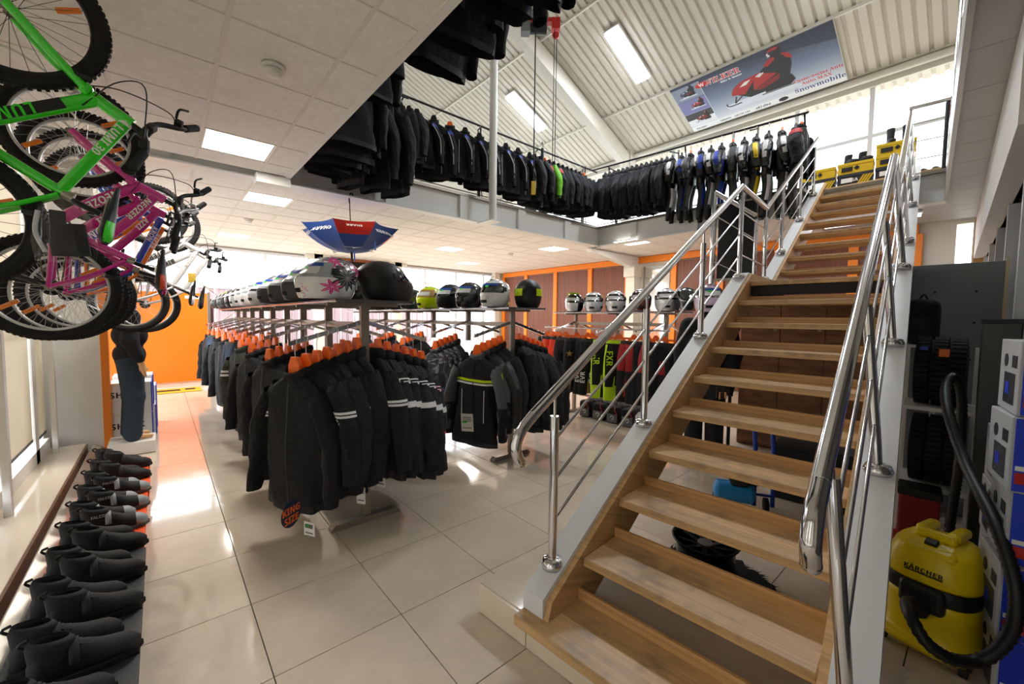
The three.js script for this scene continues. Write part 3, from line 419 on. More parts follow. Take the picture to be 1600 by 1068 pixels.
function suitProto(k, c1, c2) { // one-piece riding suit: jacket body with legs
  const key = 's' + k + c1 + c2; if (protoCache[key]) return protoCache[key];
  const o = new THREE.Group(); o.name = 'riding_suit'; const G = jacketGeo(k, 0.8, 0.25, 0.9);
  part(o, 'body', G.body, M.leather); part(o, 'collar', G.collar, M.leather); part(o, 'zip', G.zip, M.zip); G.sleeve.forEach((g) => part(o, 'sleeve', g, M.leather));
  for (const s of [-1, 1]) { const f = (u, v, q = 1) => { const a = u * Math.PI * 2, t = 1 - v, r = q * ramp(t, [[0, 0.1], [0.4, 0.085], [1, 0.06]]) * (1 + 0.05 * Math.sin(3 * a + k + 8 * t)); return [r * 0.7 * Math.sin(a) + 0.02 * Math.sin(t * 5 + k), -0.74 - t * 0.72, s * (0.1 + 0.03 * t) + r * Math.cos(a)]; }; const g = part(o, 'leg', surf(f, 12, 12), M.leather); part(g, 'leg_panel', surf((u, v) => f(u, v, 1.04), 6, 8, 0.05, 0.22, 0.35, 0.9), GM[c1]); }
  G.patch(-0.06, 0.06, 0.1, 0.72).forEach((g) => part(o, 'sleeve_panel', g, GM[c1])); G.patch(0.25, 0.36, 0.15, 0.5).forEach((g) => part(o, 'sleeve_panel', g, GM[c2]));
  part(o, 'side_panel', surf((u, v) => { const p = G.bf(u, v); return [p[0] * 1.04, p[1], p[2] * 1.02]; }, 6, 8, 0.02, 0.16, 0.15, 0.75), GM[c1]); part(o, 'side_panel', surf((u, v) => { const p = G.bf(u, v); return [p[0] * 1.04, p[1], p[2] * 1.02]; }, 6, 8, 0.34, 0.48, 0.15, 0.75), GM[c2]);
  return protoCache[key] = o;
}
// hangers
const hookG = tube([[0, 0.0, 0.018], [0, 0.012, 0.012], [0, 0.018, 0], [0, 0.012, -0.013], [0, 0, -0.017], [0, -0.02, -0.012], [0, -0.035, 0], [0, -0.14, 0]], 0.0028, 20, 5);
const hangG = extr([[-0.024, -0.08], [0.024, -0.08], [0.045, -0.13], [0.05, -0.225], [0.15, -0.325], [0.15, -0.35], [0.125, -0.335], [0.04, -0.265], [-0.04, -0.265], [-0.125, -0.335], [-0.15, -0.35], [-0.15, -0.325], [-0.05, -0.225], [-0.045, -0.13]], 0.026, 0.006).translate(0, -0.03, -0.013).rotateY(Math.PI / 2);
const clipG = mg(bx(0.03, 0.025, 0.36, 0, -0.13, 0), bx(0.034, 0.07, 0.035, 0, -0.16, 0.14), bx(0.034, 0.07, 0.035, 0, -0.16, -0.14), extr([[-0.05, -0.12], [0.05, -0.12], [0.02, -0.07], [-0.02, -0.07]], 0.02).translate(0, 0, -0.01).rotateY(Math.PI / 2));
const hangerProto = {};
function hanger(kind, pos, turn, tilt) {
  let p = hangerProto[kind];
  if (!p) { p = new THREE.Group(); p.name = 'coat_hanger'; part(p, 'hook', hookG, M.chrome); if (kind === 'clip') part(p, 'clip_bar', clipG, M.hanger); else part(p, 'shoulder_bar', hangG, kind === 'dark' ? M.black : M.hanger); hangerProto[kind] = p; }
  const c = p.clone(); c.name = nm('coat_hanger'); c.position.set(...pos); c.rotation.set(0, turn, tilt); scene.add(c); return c;
}
function hang(proto, name, label, category, group, pos, turn, hk = 'orange', hlabel = 'orange plastic coat hanger on a rack arm', hgroup = 'orange hangers on the rack arms', s = 1) {
  const h = hanger(hk, pos, turn, 0); h.userData = { label: hlabel, category: 'hanger', group: hgroup };
  const c = proto.clone(); c.name = nm(name); c.position.set(pos[0], pos[1] - (proto.name === 'trousers' ? 0.01 : 0.055), pos[2]); c.rotation.y = turn; c.scale.set(1, s, 1); c.rotation.x = rr(-0.035, 0.035); c.userData = { label, category, group }; if (!group) delete c.userData.group; scene.add(c); return c;
}
// ---------- floor racks ----------
const satin = mat(0xa49a8c, 0.4, { metalness: 0.75 });
const armEnd = 0.52;
function rack(name, label, x, zs, feet, shelfH = 1.7) {
  const t = thing(name, label, 'rack', [x, 0, 0]), z0 = zs[0], z1 = zs[zs.length - 1];
  for (const z of zs) { part(t, 'post', B(-0.03, 0.03, feet.includes(z) ? 0.05 : 1.3, shelfH + 0.02, z - 0.02, z + 0.02), satin);
    if (feet.includes(z)) part(t, 'foot', extr([[-0.27, 0], [0.27, 0], [0.27, 0.012], [0.24, 0.045], [-0.24, 0.045], [-0.27, 0.012]], 0.07).translate(0, 0.001, z - 0.035), satin);
    part(t, 'cross_arm', B(-0.27, 0.27, shelfH - 0.03, shelfH - 0.005, z - 0.012, z + 0.012), satin);
    for (const s of [-1, 1]) { const a = part(t, 'hanging_arm', bar([s * 0.03, 1.545, z], [s * armEnd, 1.4, z], 0.016, 0.03), M.chrome); part(a, 'end_stop', bx(0.01, 0.04, 0.022, s * armEnd, 1.41, z), M.chrome); } }
  part(t, 'top_beam', B(-0.025, 0.025, 1.5, 1.55, z1, z0), satin); part(t, 'low_beam', B(-0.02, 0.02, 0.3, 0.34, z1, z0), satin);
  part(t, 'shelf', mg(B(-0.29, 0.29, shelfH - 0.004, shelfH + 0.012, z1 - 0.25, z0 + 0.25)), mat(0x4a4a4c, 0.4));
  for (const s of [-0.28, 0.28]) part(t, 'shelf_edge', rod([s, shelfH, z0 + 0.26], [s, shelfH, z1 - 0.26], 0.011, 0.011, 8), M.chrome);
  return t;
}
const R1 = 1.18, Z1 = [-3.1, -3.97, -4.85, -5.6, -6.43, -7.27, -8.07, -8.9, -9.7], R2 = 3.03, Z2 = [-3.52, -4.39, -5.28, -6.1, -6.95, -7.8], R3 = 5.4, Z3 = [-4.6, -3.75, -2.95];
rack('garment_rack', 'long garment rack beside the aisle with a helmet shelf on top', R1, Z1, [Z1[0], Z1[3], Z1[6], Z1[8]]);
rack('garment_rack', 'garment rack between its two neighbours, with a white helmet at its end', R2, Z2, [Z2[0], Z2[3], Z2[5]]);
rack('garment_rack', 'short garment rack of riding trousers behind the stair railing', R3, [-2.95, -3.75, -4.6], [-2.95, -4.6]);
const armY = (d) => 1.545 - 0.145 * (d - 0.03) / (armEnd - 0.03) + 0.0; // height of the arm at distance d from the rack line
let fillN = {};
function fill(x, z, side, list, base, loc, group, step = 0.07, fan = 0) {
  list.forEach((kind, i) => { // list runs from the arm's tip inwards
    const d = armEnd - 0.04 - i * step, [pr, nme, cat] = kind, w = `, ${ord(i + 1)} from the tip, ${loc}`, f = fan * Math.max(0.25, 1 - i * 0.2);
    hang(pr, nme, base(i) + w, cat, group, [x + side * d, armY(d) + 0.003, z], (side > 0 ? -f : Math.PI + f) + rr(-0.12, 0.12), 'orange', 'orange coat hanger' + w, 'orange hangers on the rack arms', rr(0.97, 1.04));
  });
}
const J = (kind, k = 0) => [jacketProto(kind, k), 'jacket', 'jacket'], TR = (kind, k = 0) => [trouserProto(kind, k), 'trousers', 'trousers'];
const nameOf = { plain: 'plain black jacket', plain2: 'plain black jacket', dark3: 'charcoal jacket', band: 'white-banded black jacket', logo: 'white-emblem black jacket', pink: 'pink-tabbed black jacket', olive: 'olive jacket with white stripes', redshoulder: 'red-shouldered black jacket', ash: 'lime and grey jacket', leather: 'smooth black leather jacket', camo: 'grey camouflage jacket', denim: 'faded denim trousers' };
const row = (x, z, side, spec, loc, group, step, fan) => { const l = spec.split(' ').map((q) => { const [k, n] = q.split(':'); return [k === 'denim' ? TR(k, +n) : J(k, +n), nameOf[k]]; }); fill(x, z, side, l.map((q) => q[0]), (i) => l[i][1], loc, group, step, fan); };
const A = (n) => `${ord(n)} arm of the aisle rack`, G1 = 'garments on the aisle rack', G2 = 'garments on the middle rack';
row(R1, Z1[0], -1, 'plain:1 band:0 band:2 band:1 plain2:2 band:0 plain:1', A(1), G1, 0.07, 0.55);
row(R1, Z1[0], 1, 'pink:0 logo:1 logo:2 logo:0 logo:1 band:2', 'first inner arm of the aisle rack', G1, 0.075, 0.15);
['plain2:0 plain:1 dark3:2 plain:0 plain2:1', 'plain:2 dark3:0 plain:1 plain2:2', 'olive:0 plain:1 dark3:2 plain2:0 plain:2', 'denim:0 denim:1 plain:2 plain2:0', 'dark3:1 plain:0 plain2:2 plain:1 dark3:0', 'plain:2 redshoulder:0 plain2:1 plain:0', 'denim:2 plain:0 plain2:1', 'redshoulder:1 plain:2 plain2:0'].forEach((q, i) => row(R1, Z1[i + 1], -1, q, A(i + 2), G1, 0.07, 0.3));
row(R1, Z1[1], 1, 'plain:0 plain2:1 plain:2', 'second inner arm of the aisle rack', G1); row(R1, Z1[2], 1, 'plain2:0 plain:1', 'third inner arm of the aisle rack', G1);
row(R2, Z2[0], -1, 'ash:0 ash:1 leather:2 leather:0 plain:1', 'first arm of the middle rack', G2, 0.075, 0.5);
row(R2, Z2[0], 1, 'dark3:0 plain:1 plain2:2 plain:0 dark3:1 plain2:0', 'first outer arm of the middle rack', G2, 0.075);
['camo:0 camo:1 camo:2 camo:0 plain:1', 'plain:2 camo:1 plain2:0 plain:1 plain2:1', 'plain2:2 plain:1 plain:0 dark3:1', 'plain:2 plain2:1 plain:0'].forEach((q, i) => row(R2, Z2[i + 1], -1, q, `${ord(i + 2)} arm of the middle rack`, G2, 0.07, 0.2));
// trousers on the third rack hang from both sides, clips instead of shoulder bars
{
  const L = { orange: 'orange and black riding trousers on the short rack', star: 'black trousers with gold thigh stars', evp: 'black trousers with white vertical lettering', fxr: 'lime and black trousers lettered FXR', red: 'black riding trousers with red panels', black: 'plain black trousers on the short rack', tan: '' };
  const prow = [['black', -4.92], ['orange', -4.8], ['orange', -4.66], ['black', -4.52], ['star', -4.28], ['evp', -4.06], ['evp', -3.97], ['fxr', -3.72], ['fxr', -3.48], ['red', -3.24], ['red', -3.14], ['black', -3.02], ['red', -2.9], ['black', -2.78]];
  prow.forEach(([k, z], i) => { const p = [R3 - 0.34, 1.455, z]; hang(trouserProto(k, i % 3), 'trousers', L[k] + `, ${ord(i + 1)} from the far end`, 'trousers', 'trousers on the short rack', p, Math.PI + rr(-0.08, 0.08) + (k === 'fxr' || k === 'star' ? 0.6 : 0.25), 'clip', `orange clip hanger, ${ord(i + 1)} from the far end of the short rack`, 'clip hangers on the short rack'); });
  const t = thing('hanging_rail', 'chrome rail carrying the trousers of the short rack', 'rail', [R3 - 0.34, 1.45, 0]); part(t, 'rail', rod([0, 0, -5.0], [0, 0, -2.7], 0.012, 0.012, 10), M.chrome); for (const z of [-4.6, -3.75, -2.95]) part(t, 'bracket', rod([0, 0, z], [0.31, 0.06, z], 0.008), M.chrome);
}
// swing tags
function swingTag(label, pos, turn, w, h, tilt = 0) { const t = thing('swing_tag', label, 'price tag', pos, turn); t.rotation.z = tilt; part(t, 'card', bx(0.003, h, w, 0, -h / 2 - 0.03, 0), M.paper); part(t, 'string', rod([0, -0.03, 0], [0, 0.05, 0], 0.0012, 0.0012, 4), M.black); part(t, 'green_sticker', mg(bx(0.001, 0.02, w * 0.4, -0.0025, -h * 0.62, -w * 0.2), bx(0.001, 0.02, w * 0.4, 0.0025, -h * 0.62, -w * 0.2)), M.green); part(t, 'print', mg(...[0.2, 0.3, 0.4, 0.8].map((q) => mg(bx(0.001, 0.008, w * 0.7, -0.0025, -h * q - 0.03, 0), bx(0.001, 0.008, w * 0.7, 0.0025, -h * q - 0.03, 0)))), M.grey); }
swingTag('large white swing tag below the grey jacket with lime piping', [2.4, 0.62, -3.5], 0.7, 0.13, 0.2, 0.2);
swingTag('white price tag hanging under the front bunch of black jackets', [1.05, 0.42, -2.85], 0.6, 0.07, 0.13); swingTag('white price tag beside the rack foot under the black jackets', [1.22, 0.48, -2.9], 0.5, 0.08, 0.13); swingTag('white price tag next to the blue round label', [0.7, 0.28, -2.82], 0.5, 0.09, 0.09);
{ const t = thing('round_label', 'dark blue round label printed KING SIZE under the jackets', 'price tag', [0.6, 0.33, -2.84], 0.65); part(t, 'card', disc(0.085, 0.003, 0, 0, 0, 'z', 28), mat(0x16244e, 0.5)); part(t, 'lettering', mg(txt('KING', 0.045, 0.002).translate(0, 0.025, 0.002), txt('SIZE', 0.045, 0.002).translate(0, -0.035, 0.002)), M.hanger); part(t, 'string', rod([0, 0.085, 0], [0, 0.16, 0], 0.0012, 0.0012, 4), M.black); }

// ---------- helmets ----------
// local frame: front +x, rim at y = 0
function hp(a, e, q = 1) {
  const c = Math.cos(a), s = Math.sin(a), ce = Math.cos(e), se = Math.sin(e), fr = Math.max(0, c), low = sm(0.35, -0.25, e);
  const cl = e < 0 ? ce ** 0.42 : ce; let x = cl * c * 0.165, y = e < 0 ? 0.15 + se * 0.165 : 0.15 + se * 0.135, z = cl * s * 0.128;
  x += 0.062 * fr * fr * low + (c < 0 ? -0.012 * c * c * sm(-0.3, 0.5, e) * -1 * -1 : 0); z *= 1 - 0.18 * fr * fr * low; if (c < 0) x *= 1 + 0.06 * sm(-0.2, 0.6, e) - 0.12 * low;
  y -= 0.02 * fr * low * sm(-0.2, -0.7, e);
  return [0.0 + x * q, 0.15 + (y - 0.15) * q, z * q];
}
const RAD = Math.PI / 180;
const shellG = surf((u, v) => { const e = lerp(-64, 90, v) * RAD; const p = hp(u * 2 * Math.PI + Math.PI, e); return [p[0], Math.max(0.004, p[1]), p[2]]; }, 32, 20);
const hpatch = (a0, a1, e0, e1, q, n = 14, k = 8) => surf((u, v) => hp(lerp(a0, a1, u) * RAD, lerp(e0, e1, v) * RAD, q), n, k);
const HG = { visor: hpatch(-72, 72, -4, 38, 1.012), film: hpatch(-44, 44, 4, 24, 1.022), sticker: hpatch(-50, 50, 25, 36, 1.023), vent: hpatch(-18, 18, -34, -26, 1.015, 6, 2), topVent: hpatch(-14, 14, 58, 66, 1.03, 6, 2), pivotL: hpatch(68, 84, 2, 20, 1.03, 4, 4), pivotR: hpatch(-84, -68, 2, 20, 1.03, 4, 4), liner: surf((u, v) => { const a = u * 2 * Math.PI, p = hp(a, -60 * RAD, 0.96 - 0.12 * v); return [p[0], 0.003 + 0.01 * v, p[2]]; }, 24, 2), flash: [hpatch(95, 150, -12, 14, 1.012, 6, 4), hpatch(-150, -95, -12, 14, 1.012, 6, 4)], stripe: hpatch(-13, 13, 42, 90, 1.014, 6, 8), swoop: [hpatch(60, 130, -36, -24, 1.012, 8, 2), hpatch(-130, -60, -36, -24, 1.012, 8, 2)],
  peak: mg(surf((u, v) => { const a = lerp(-62, 62, u) * RAD, p = hp(a, lerp(46, 42, v) * RAD, 1.03); const ex = v * 0.13 * Math.cos(a) ** 0.5; return [p[0] + ex, p[1] + 0.02 * v + 0.012, p[2] * (1 - 0.25 * v)]; }, 12, 5), surf((u, v) => { const a = lerp(62, -62, u) * RAD, p = hp(a, lerp(46, 42, v) * RAD, 1.03); const ex = v * 0.13 * Math.cos(a) ** 0.5; return [p[0] + ex, p[1] + 0.02 * v + 0.004, p[2] * (1 - 0.25 * v)]; }, 12, 5)), chin: hpatch(-40, 40, -44, -8, 1.06, 10, 6) };
const floralTex = ctex(1024, 512, (x, w, h) => {
  x.fillStyle = '#eeeef0'; x.fillRect(0, 0, w, h);
  const flower = (cx, cy, r, n, col) => { for (let i = 0; i < n; i++) { x.save(); x.translate(cx, cy); x.rotate(i / n * Math.PI * 2 + 0.3); x.fillStyle = col; x.beginPath(); x.moveTo(0, 0); x.quadraticCurveTo(r * 0.3, -r * 0.45, 0, -r); x.quadraticCurveTo(-r * 0.3, -r * 0.45, 0, 0); x.fill(); x.strokeStyle = '#eeeef0'; x.lineWidth = 2; x.beginPath(); x.moveTo(0, 0); x.lineTo(0, -r * 0.8); x.stroke(); x.restore(); } };
  for (const m of [0, 1]) { const X = (q) => m ? 1024 - q : q; x.fillStyle = '#55565c'; x.beginPath(); x.ellipse(X(262), 215, 34, 26, 0, 0, 7); x.fill(); flower(X(300), 130, 92, 9, '#e6148c'); flower(X(190), 120, 84, 11, '#2b2b30'); flower(X(100), 215, 96, 9, '#d81482'); flower(X(220), 310, 110, 11, '#3a3d42'); flower(X(310), 380, 60, 7, '#e6148c'); flower(X(120), 330, 40, 6, '#44464c'); flower(X(60), 110, 40, 6, '#333'); flower(X(385), 110, 60, 7, '#44464c'); flower(X(370), 235, 52, 7, '#e6148c'); }
  x.strokeStyle = '#d36'; x.lineWidth = 2; for (let i = 0; i < 60; i++) { const a = hash(i, 3) * 170 + 427, b = 360 + hash(i, 8) * 110; x.beginPath(); x.moveTo(a, b); x.lineTo(a + (hash(i, 1) - 0.5) * 50, b + (hash(i, 2) - 0.5) * 50); x.stroke(); }
});
const gloss = (c) => phys(c, 0.22, { clearcoat: 1, clearcoatRoughness: 0.05 });
const HM = { white: gloss(0xe9eaec), black: gloss(0x0c0d0f), matte: mat(0x141415, 0.48), yellow: gloss(0xd4f000), grey: mat(0x3a3c3e, 0.4), red: gloss(0x5a0c12), silver: gloss(0xbfc4c8), floral: phys(0xffffff, 0.2, { map: floralTex, clearcoat: 1 }), teal: gloss(0x10222a), lilac: gloss(0xd6bcd8), visor: phys(0x0c0e12, 0.05, { clearcoat: 1 }), clear: phys(0x9aa4aa, 0.08, { clearcoat: 1 }), film: mat(0xcfd2d2, 0.25), amber: gloss(0xb08a4a), blue: mat(0x1d4aa8, 0.35) };
function helmet(pos, turn, sh, label, o = {}) {
  const t = thing('helmet', label, 'helmet', pos, turn, o.group), s = o.s ?? 1.12; t.scale.setScalar(s);
  t.scale.y = s * 0.93; part(t, 'shell', shellG, HM[sh]); if (!o.back || true) part(t, 'visor', HG.visor, HM[o.visor ?? 'visor']);
  part(t, 'liner', HG.liner, M.black);
  if (o.film) part(t, 'protective_film', HG.film, HM.film); if (o.sticker) { part(t, 'visor_sticker', HG.sticker, HM.blue); part(t, 'round_sticker', hpatch(-8, 8, 18, 26, 1.027, 4, 4), M.green); }
  part(t, 'chin_vent', HG.vent, M.black); part(t, 'top_vent', HG.topVent, o.trim ?? M.dark); part(t, 'visor_pivot', HG.pivotL, o.trim ?? M.dark); part(t, 'visor_pivot', HG.pivotR, o.trim ?? M.dark);
  if (o.flash) for (const g of HG.flash) part(t, 'colour_flash', g, o.flash); if (o.swoop) for (const g of HG.swoop) part(t, 'colour_swoop', g, o.swoop); if (o.stripe) part(t, 'crown_stripe', HG.stripe, o.stripe);
  if (o.peak) { part(t, 'peak', HG.peak, o.peak); part(t, 'chin_bar', HG.chin, o.chin ?? HM[sh]); }
  return t;
}
{
  const y = 1.713, L = Math.PI; // facing -x
  helmet([R1 - 0.2, y, -3.2], L + 0.18, 'floral', 'white helmet with pink and black flowers', { film: 1, sticker: 1, visor: 'clear', s: 1.2 });
  const set = [['grey', 'grey helmet with lime flash behind the flowered one', { sticker: 1, film: 1, flash: M.neon, swoop: M.neon, visor: 'clear' }], ['grey', 0, {}], ['grey', 0, {}], ['silver', 'silver helmet with a blue visor sticker in the aisle row', { sticker: 1, film: 1 }], ['white', 'white helmet with visor film in the aisle row', { film: 1, visor: 'clear' }], ['white', 0, {}], ['silver', 'silver helmet further along the aisle row', { film: 1 }], ['black', 'black helmet with violet flash in the aisle row', { flash: mat(0x5a4ab0, 0.3), film: 1 }], ['matte', 'matt dark helmet near the far end of the aisle row', { film: 1 }], ['black', 'black helmet with lime flash at the far end of the aisle row', { flash: M.neon, stripe: M.neon }], ['matte', 'matt helmet with lime chin at the far end of the aisle row', { swoop: M.neon, stripe: M.neon }], ['black', 'last black helmet on the aisle shelf by the orange partition', { swoop: M.neon }]];
  let last; set.forEach(([c, l, o], i) => { if (l) last = [l, o, l.startsWith('grey') || l.startsWith('white') ? l : undefined]; const z = -3.72 - i * 0.54; helmet([R1 - 0.2, y, z], L + 0.3, c, l || i === 0 || i === 4 ? last[0] + (last[2] ? ', first of its kind' : '') : last[0] + ', ' + ord(i < 4 ? i + 1 : i - 3) + ' of its kind', { ...last[1], group: last[2] && (last[2].startsWith('grey') ? 'grey helmets in the aisle row' : 'white helmets in the aisle row'), s: 1.15 }); });
  helmet([R1 + 0.19, y, -3.2], 0.05, 'matte', 'matt black helmet facing away from the flowered one', { s: 1.22, trim: M.black });
  [-3.9, -4.6, -5.4, -6.3].forEach((z, i) => helmet([R1 + 0.19, y, z], 0.1, 'black', `glossy black helmet, ${ord(i + 1)} on the inner side of the aisle shelf`, { flash: M.piping, group: 'helmets on the inner side of the aisle shelf' }));
  helmet([R2 - 0.16, y, -3.62], L + 0.35, 'white', 'plain white helmet at the end of the middle shelf', { sticker: 1, s: 1.2 });
  helmet([R2 - 0.16, y, -4.12], L + 0.35, 'black', 'glossy black helmet next to the plain white one', { sticker: 1, film: 1, s: 1.18 }); helmet([R2 - 0.16, y, -4.56], L + 0.35, 'matte', 'matt black helmet between glossy black and bright yellow ones', { sticker: 1, film: 1, s: 1.18 });
  helmet([R2 - 0.16, y, -5.08], L + 0.35, 'yellow', 'bright yellow-green helmet on the middle shelf', { film: 1, visor: 'amber', s: 1.18 }); helmet([R2 - 0.16, y, -5.6], L + 0.3, 'teal', 'dark teal helmet beyond the bright yellow one', { sticker: 1 }); [-6.15, -6.75, -7.4].forEach((z, i) => helmet([R2 - 0.16, y, z], L + 0.3, 'matte', `dark helmet, ${ord(i + 1)} beyond the teal one on the middle shelf`, { group: 'dark helmets deep on the middle shelf' }));
  helmet([R2 + 0.15, y, -3.42], 0.9, 'matte', 'black helmet with a large lime arrow seen from behind', { flash: M.neon, s: 1.22, trim: M.neon });
  helmet([R2 + 0.17, y, -4.0], 0.4, 'matte', 'black helmet with lime rim behind the lime arrow one', { swoop: M.neon }); helmet([R2 + 0.17, y, -4.6], 0.3, 'white', 'white helmet on the outer side of the middle shelf', {});
  const w3 = [['black', -4.52, 'black and lime off-road helmet with a peak', { peak: M.neon, flash: M.neon, chin: HM.white, film: 1 }], ['white', -4.12, 'white helmet next to the peaked lime one', { film: 1, swoop: M.dark }], ['white', -3.7, 'white helmet with a red chin dot beside the dark red one', { film: 1, swoop: M.dark }], ['red', -3.28, 'dark red helmet on the short rack', { film: 1 }], ['white', -2.88, 'white helmet with dark vents right of the dark red one', { film: 1 }], ['teal', -2.6, 'dark teal glossy helmet at the end of the short shelf', {}]];
  w3.forEach(([c, z, l, o]) => helmet([R3 - 0.14, y, z], L + 0.55, c, l, { s: 1.2, ...o })); [-4.4, -3.95, -3.5, -3.05].forEach((z, i) => helmet([R3 + 0.17, y, z], L + 0.6, 'teal', `dark helmet, ${ord(i + 1)} in the second row of the short shelf`, { group: 'second row of the short shelf' }));
}
// ---------- gallery: railings, clothes rails and garments ----------
{
  const rl = thing('gallery_railing', 'steel railing along the gallery edge behind the hanging jackets', 'railing', [0, 0, 0]);
  const ps = [1.5, 2.9, 4.35, 5.75, 7.2].map((x) => [x, -6.02]).concat([-5.5, -4.1, -2.7].map((z) => [7.78, z]));
  for (const [x, z] of ps) { part(rl, 'post', rod([x, FY, z], [x, FY + 1.25, z], 0.02, 0.02, 10), M.steel); part(rl, 'brace', x > 7.7 ? rod([x, FY + 0.6, z], [x - 0.17, FY + 0.05, z], 0.01) : rod([x, FY + 0.6, z], [x, FY + 0.05, z + 0.12], 0.01), M.steel); part(rl, 'rail_bracket', x > 7.7 ? rod([x, 4.85, z], [7.44, 4.88 - 0.05 * (z + 5.9), z], 0.012) : rod([x, 4.9, z], [x, 4.93, -5.95], 0.012), M.dark); }
  for (const h of [0.12, 0.42, 0.72]) { part(rl, 'rail_rod', rod([1.3, FY + h, -6.02], [7.78, FY + h, -6.02], 0.012), M.steel); part(rl, 'rail_rod', rod([7.78, FY + h, -6.02], [7.78, FY + h, -2.1], 0.012), M.steel); }
  const r1 = thing('clothes_rail', 'dark clothes rail along the gallery facing the racks', 'clothes rail', [0, 0, 0]); part(r1, 'rail', rod([1.4, 4.96, -5.95], [7.62, 4.92, -5.95], 0.018, 0.018, 10), M.dark); for (const x of [1.5, 4.35, 7.2]) part(r1, 'upright', rod([x, FY, -5.98], [x, 4.95, -5.95], 0.014), M.dark);
  const r2 = thing('clothes_rail', 'dark clothes rail running to the stair head', 'clothes rail', [0, 0, 0]); part(r2, 'rail', rod([7.44, 4.92, -5.95], [7.44, 4.72, -1.9], 0.018, 0.018, 10), M.dark); for (const z of [-5.5, -3.8, -1.95]) part(r2, 'upright', rod([7.76, FY + 0.0, z], [7.44, 4.9 - 0.05 * (z + 5.9), z], 0.014), M.dark);
  const r3 = thing('clothes_rail', 'dark clothes rail over the edge of the near gallery', 'clothes rail', [0, 0, 0]); part(r3, 'rail', rod([1.6, 4.62, -0.8], [1.6, 4.62, -5.75], 0.018, 0.018, 10), M.dark); for (const z of [-1, -3, -5.4]) { part(r3, 'bracket', rod([1.2, 4.62, z], [1.6, 4.62, z], 0.014), M.dark); part(r3, 'upright', rod([1.2, FY, z], [1.2, 4.64, z], 0.016), M.dark); }
  const H = ['dark', 'black plastic coat hanger on a gallery rail', 'black hangers on the gallery rails'], OH = ['orange', 'orange plastic coat hanger on a gallery rail', 'orange hangers on the gallery rails'];
  // facing the racks
  let i = 0;
  for (let x = 2.85; x < 7.25; i++) {
    const kind = i < 2 ? 'plain2' : i < 10 ? 'blue' : i === 13 ? 'lime' : i === 12 || i === 14 ? 'redshoulder' : ['plain', 'plain2', 'dark3'][i % 3];
    const y = 4.96 - 0.04 * (x - 1.4) / 6.2 - 0.02, lab = kind === 'blue' ? 'black jacket with blue shoulders on the gallery rail' : kind === 'lime' ? 'black jacket with bright green sleeves on the gallery rail' : kind === 'redshoulder' ? 'black jacket with red shoulders on the gallery rail' : 'plain dark jacket on the gallery rail';
    const oo = i % 9 === 4 ? OH : H; hang(jacketProto(kind, i % 3), 'jacket', lab + `, ${ord(i + 1)} from its start`, 'jacket', 'jackets on the gallery rail', [x, y, -5.95], Math.PI + rr(-0.1, 0.1) + (kind === 'blue' ? 0.95 : 0.3), oo[0], oo[1] + `, ${ord(i + 1)} from its start`, oo[2], rr(0.9, 0.98));
    x += kind === 'blue' ? 0.3 : 0.135;
  }
  // towards the stair head
  const suits = ['wht', 'royal', 'ash', 'royal', 'wht', 'royal', 'ash', 'wht', 'yellow', 'wht', 'wht', 'ash'];
  i = 0;
  for (let z = -5.58; z < -2.0; i++) {
    const y = 4.92 + 0.05 * -(z + 5.9) - 0.02, p = [7.44, y, z], lab2 = 'dark jacket on the stair head rail', a = -Math.PI / 2 + rr(-0.12, 0.12);
    if (z < -4.1) { hang(jacketProto(['plain', 'plain2', 'dark3', 'puff'][i % 4], i % 3), 'jacket', lab2 + `, ${ord(i + 1)} from the gallery corner`, 'jacket', 'dark jackets towards the stair head', p, a, H[0], `black hanger on the stair head rail, ${ord(i + 1)} from the corner`, H[2], rr(0.92, 1.0)); z += 0.11; }
    else { const k = Math.min(11, Math.floor((z + 4.1) / 0.18)), c = suits[k], c2 = c === 'wht' ? 'royal' : c === 'yellow' ? 'yellow' : 'wht'; const names = { wht: 'white', royal: 'blue', ash: 'grey', yellow: 'yellow' };
      hang(suitProto(k % 3, c, c2), 'riding_suit', `black riding suit with ${names[c]} panels, ${ord(i + 1)} from the gallery corner`, 'riding suit', 'panelled riding suits', p, a + 0.25, k % 4 === 2 ? 'orange' : 'dark', `coat hanger of a riding suit, ${ord(i + 1)} from the gallery corner`, 'hangers of the riding suits', 0.88 + 0.01 * k); z += 0.18; }
  }
  hang(jacketProto('redshoulder', 2), 'jacket', 'dark red and grey jacket at the rail end by the stairs', 'jacket', undefined, [7.44, 4.71, -1.98], -Math.PI / 2, 'orange', 'orange hanger at the rail end by the stairs', undefined, 0.8);
  // over the near gallery edge
  i = 0;
  for (let z = -1.75; z > -5.6; i++) {
    const far = z < -4.2, pr = far ? jacketProto(['long', 'plain'][i % 2], i % 3) : i % 2 ? trouserProto('black', i % 3) : jacketProto(i === 2 ? 'purple' : 'plain', i % 3);
    hang(pr, pr.name, `${i === 2 ? 'dark violet' : 'black'} ${pr.name} over the near soffit, ${ord(i + 1)} from the entrance`, pr.name, 'garments over the near soffit', [1.6, 4.6, z], Math.PI / 2 + rr(-0.2, 0.2), H[0], `black hanger over the near soffit, ${ord(i + 1)} from the entrance`, H[2], far ? 1.1 : z < -2.8 ? 0.72 : 1.02); z -= far ? 0.16 : z < -2.8 ? 0.4 : 0.17;
  }
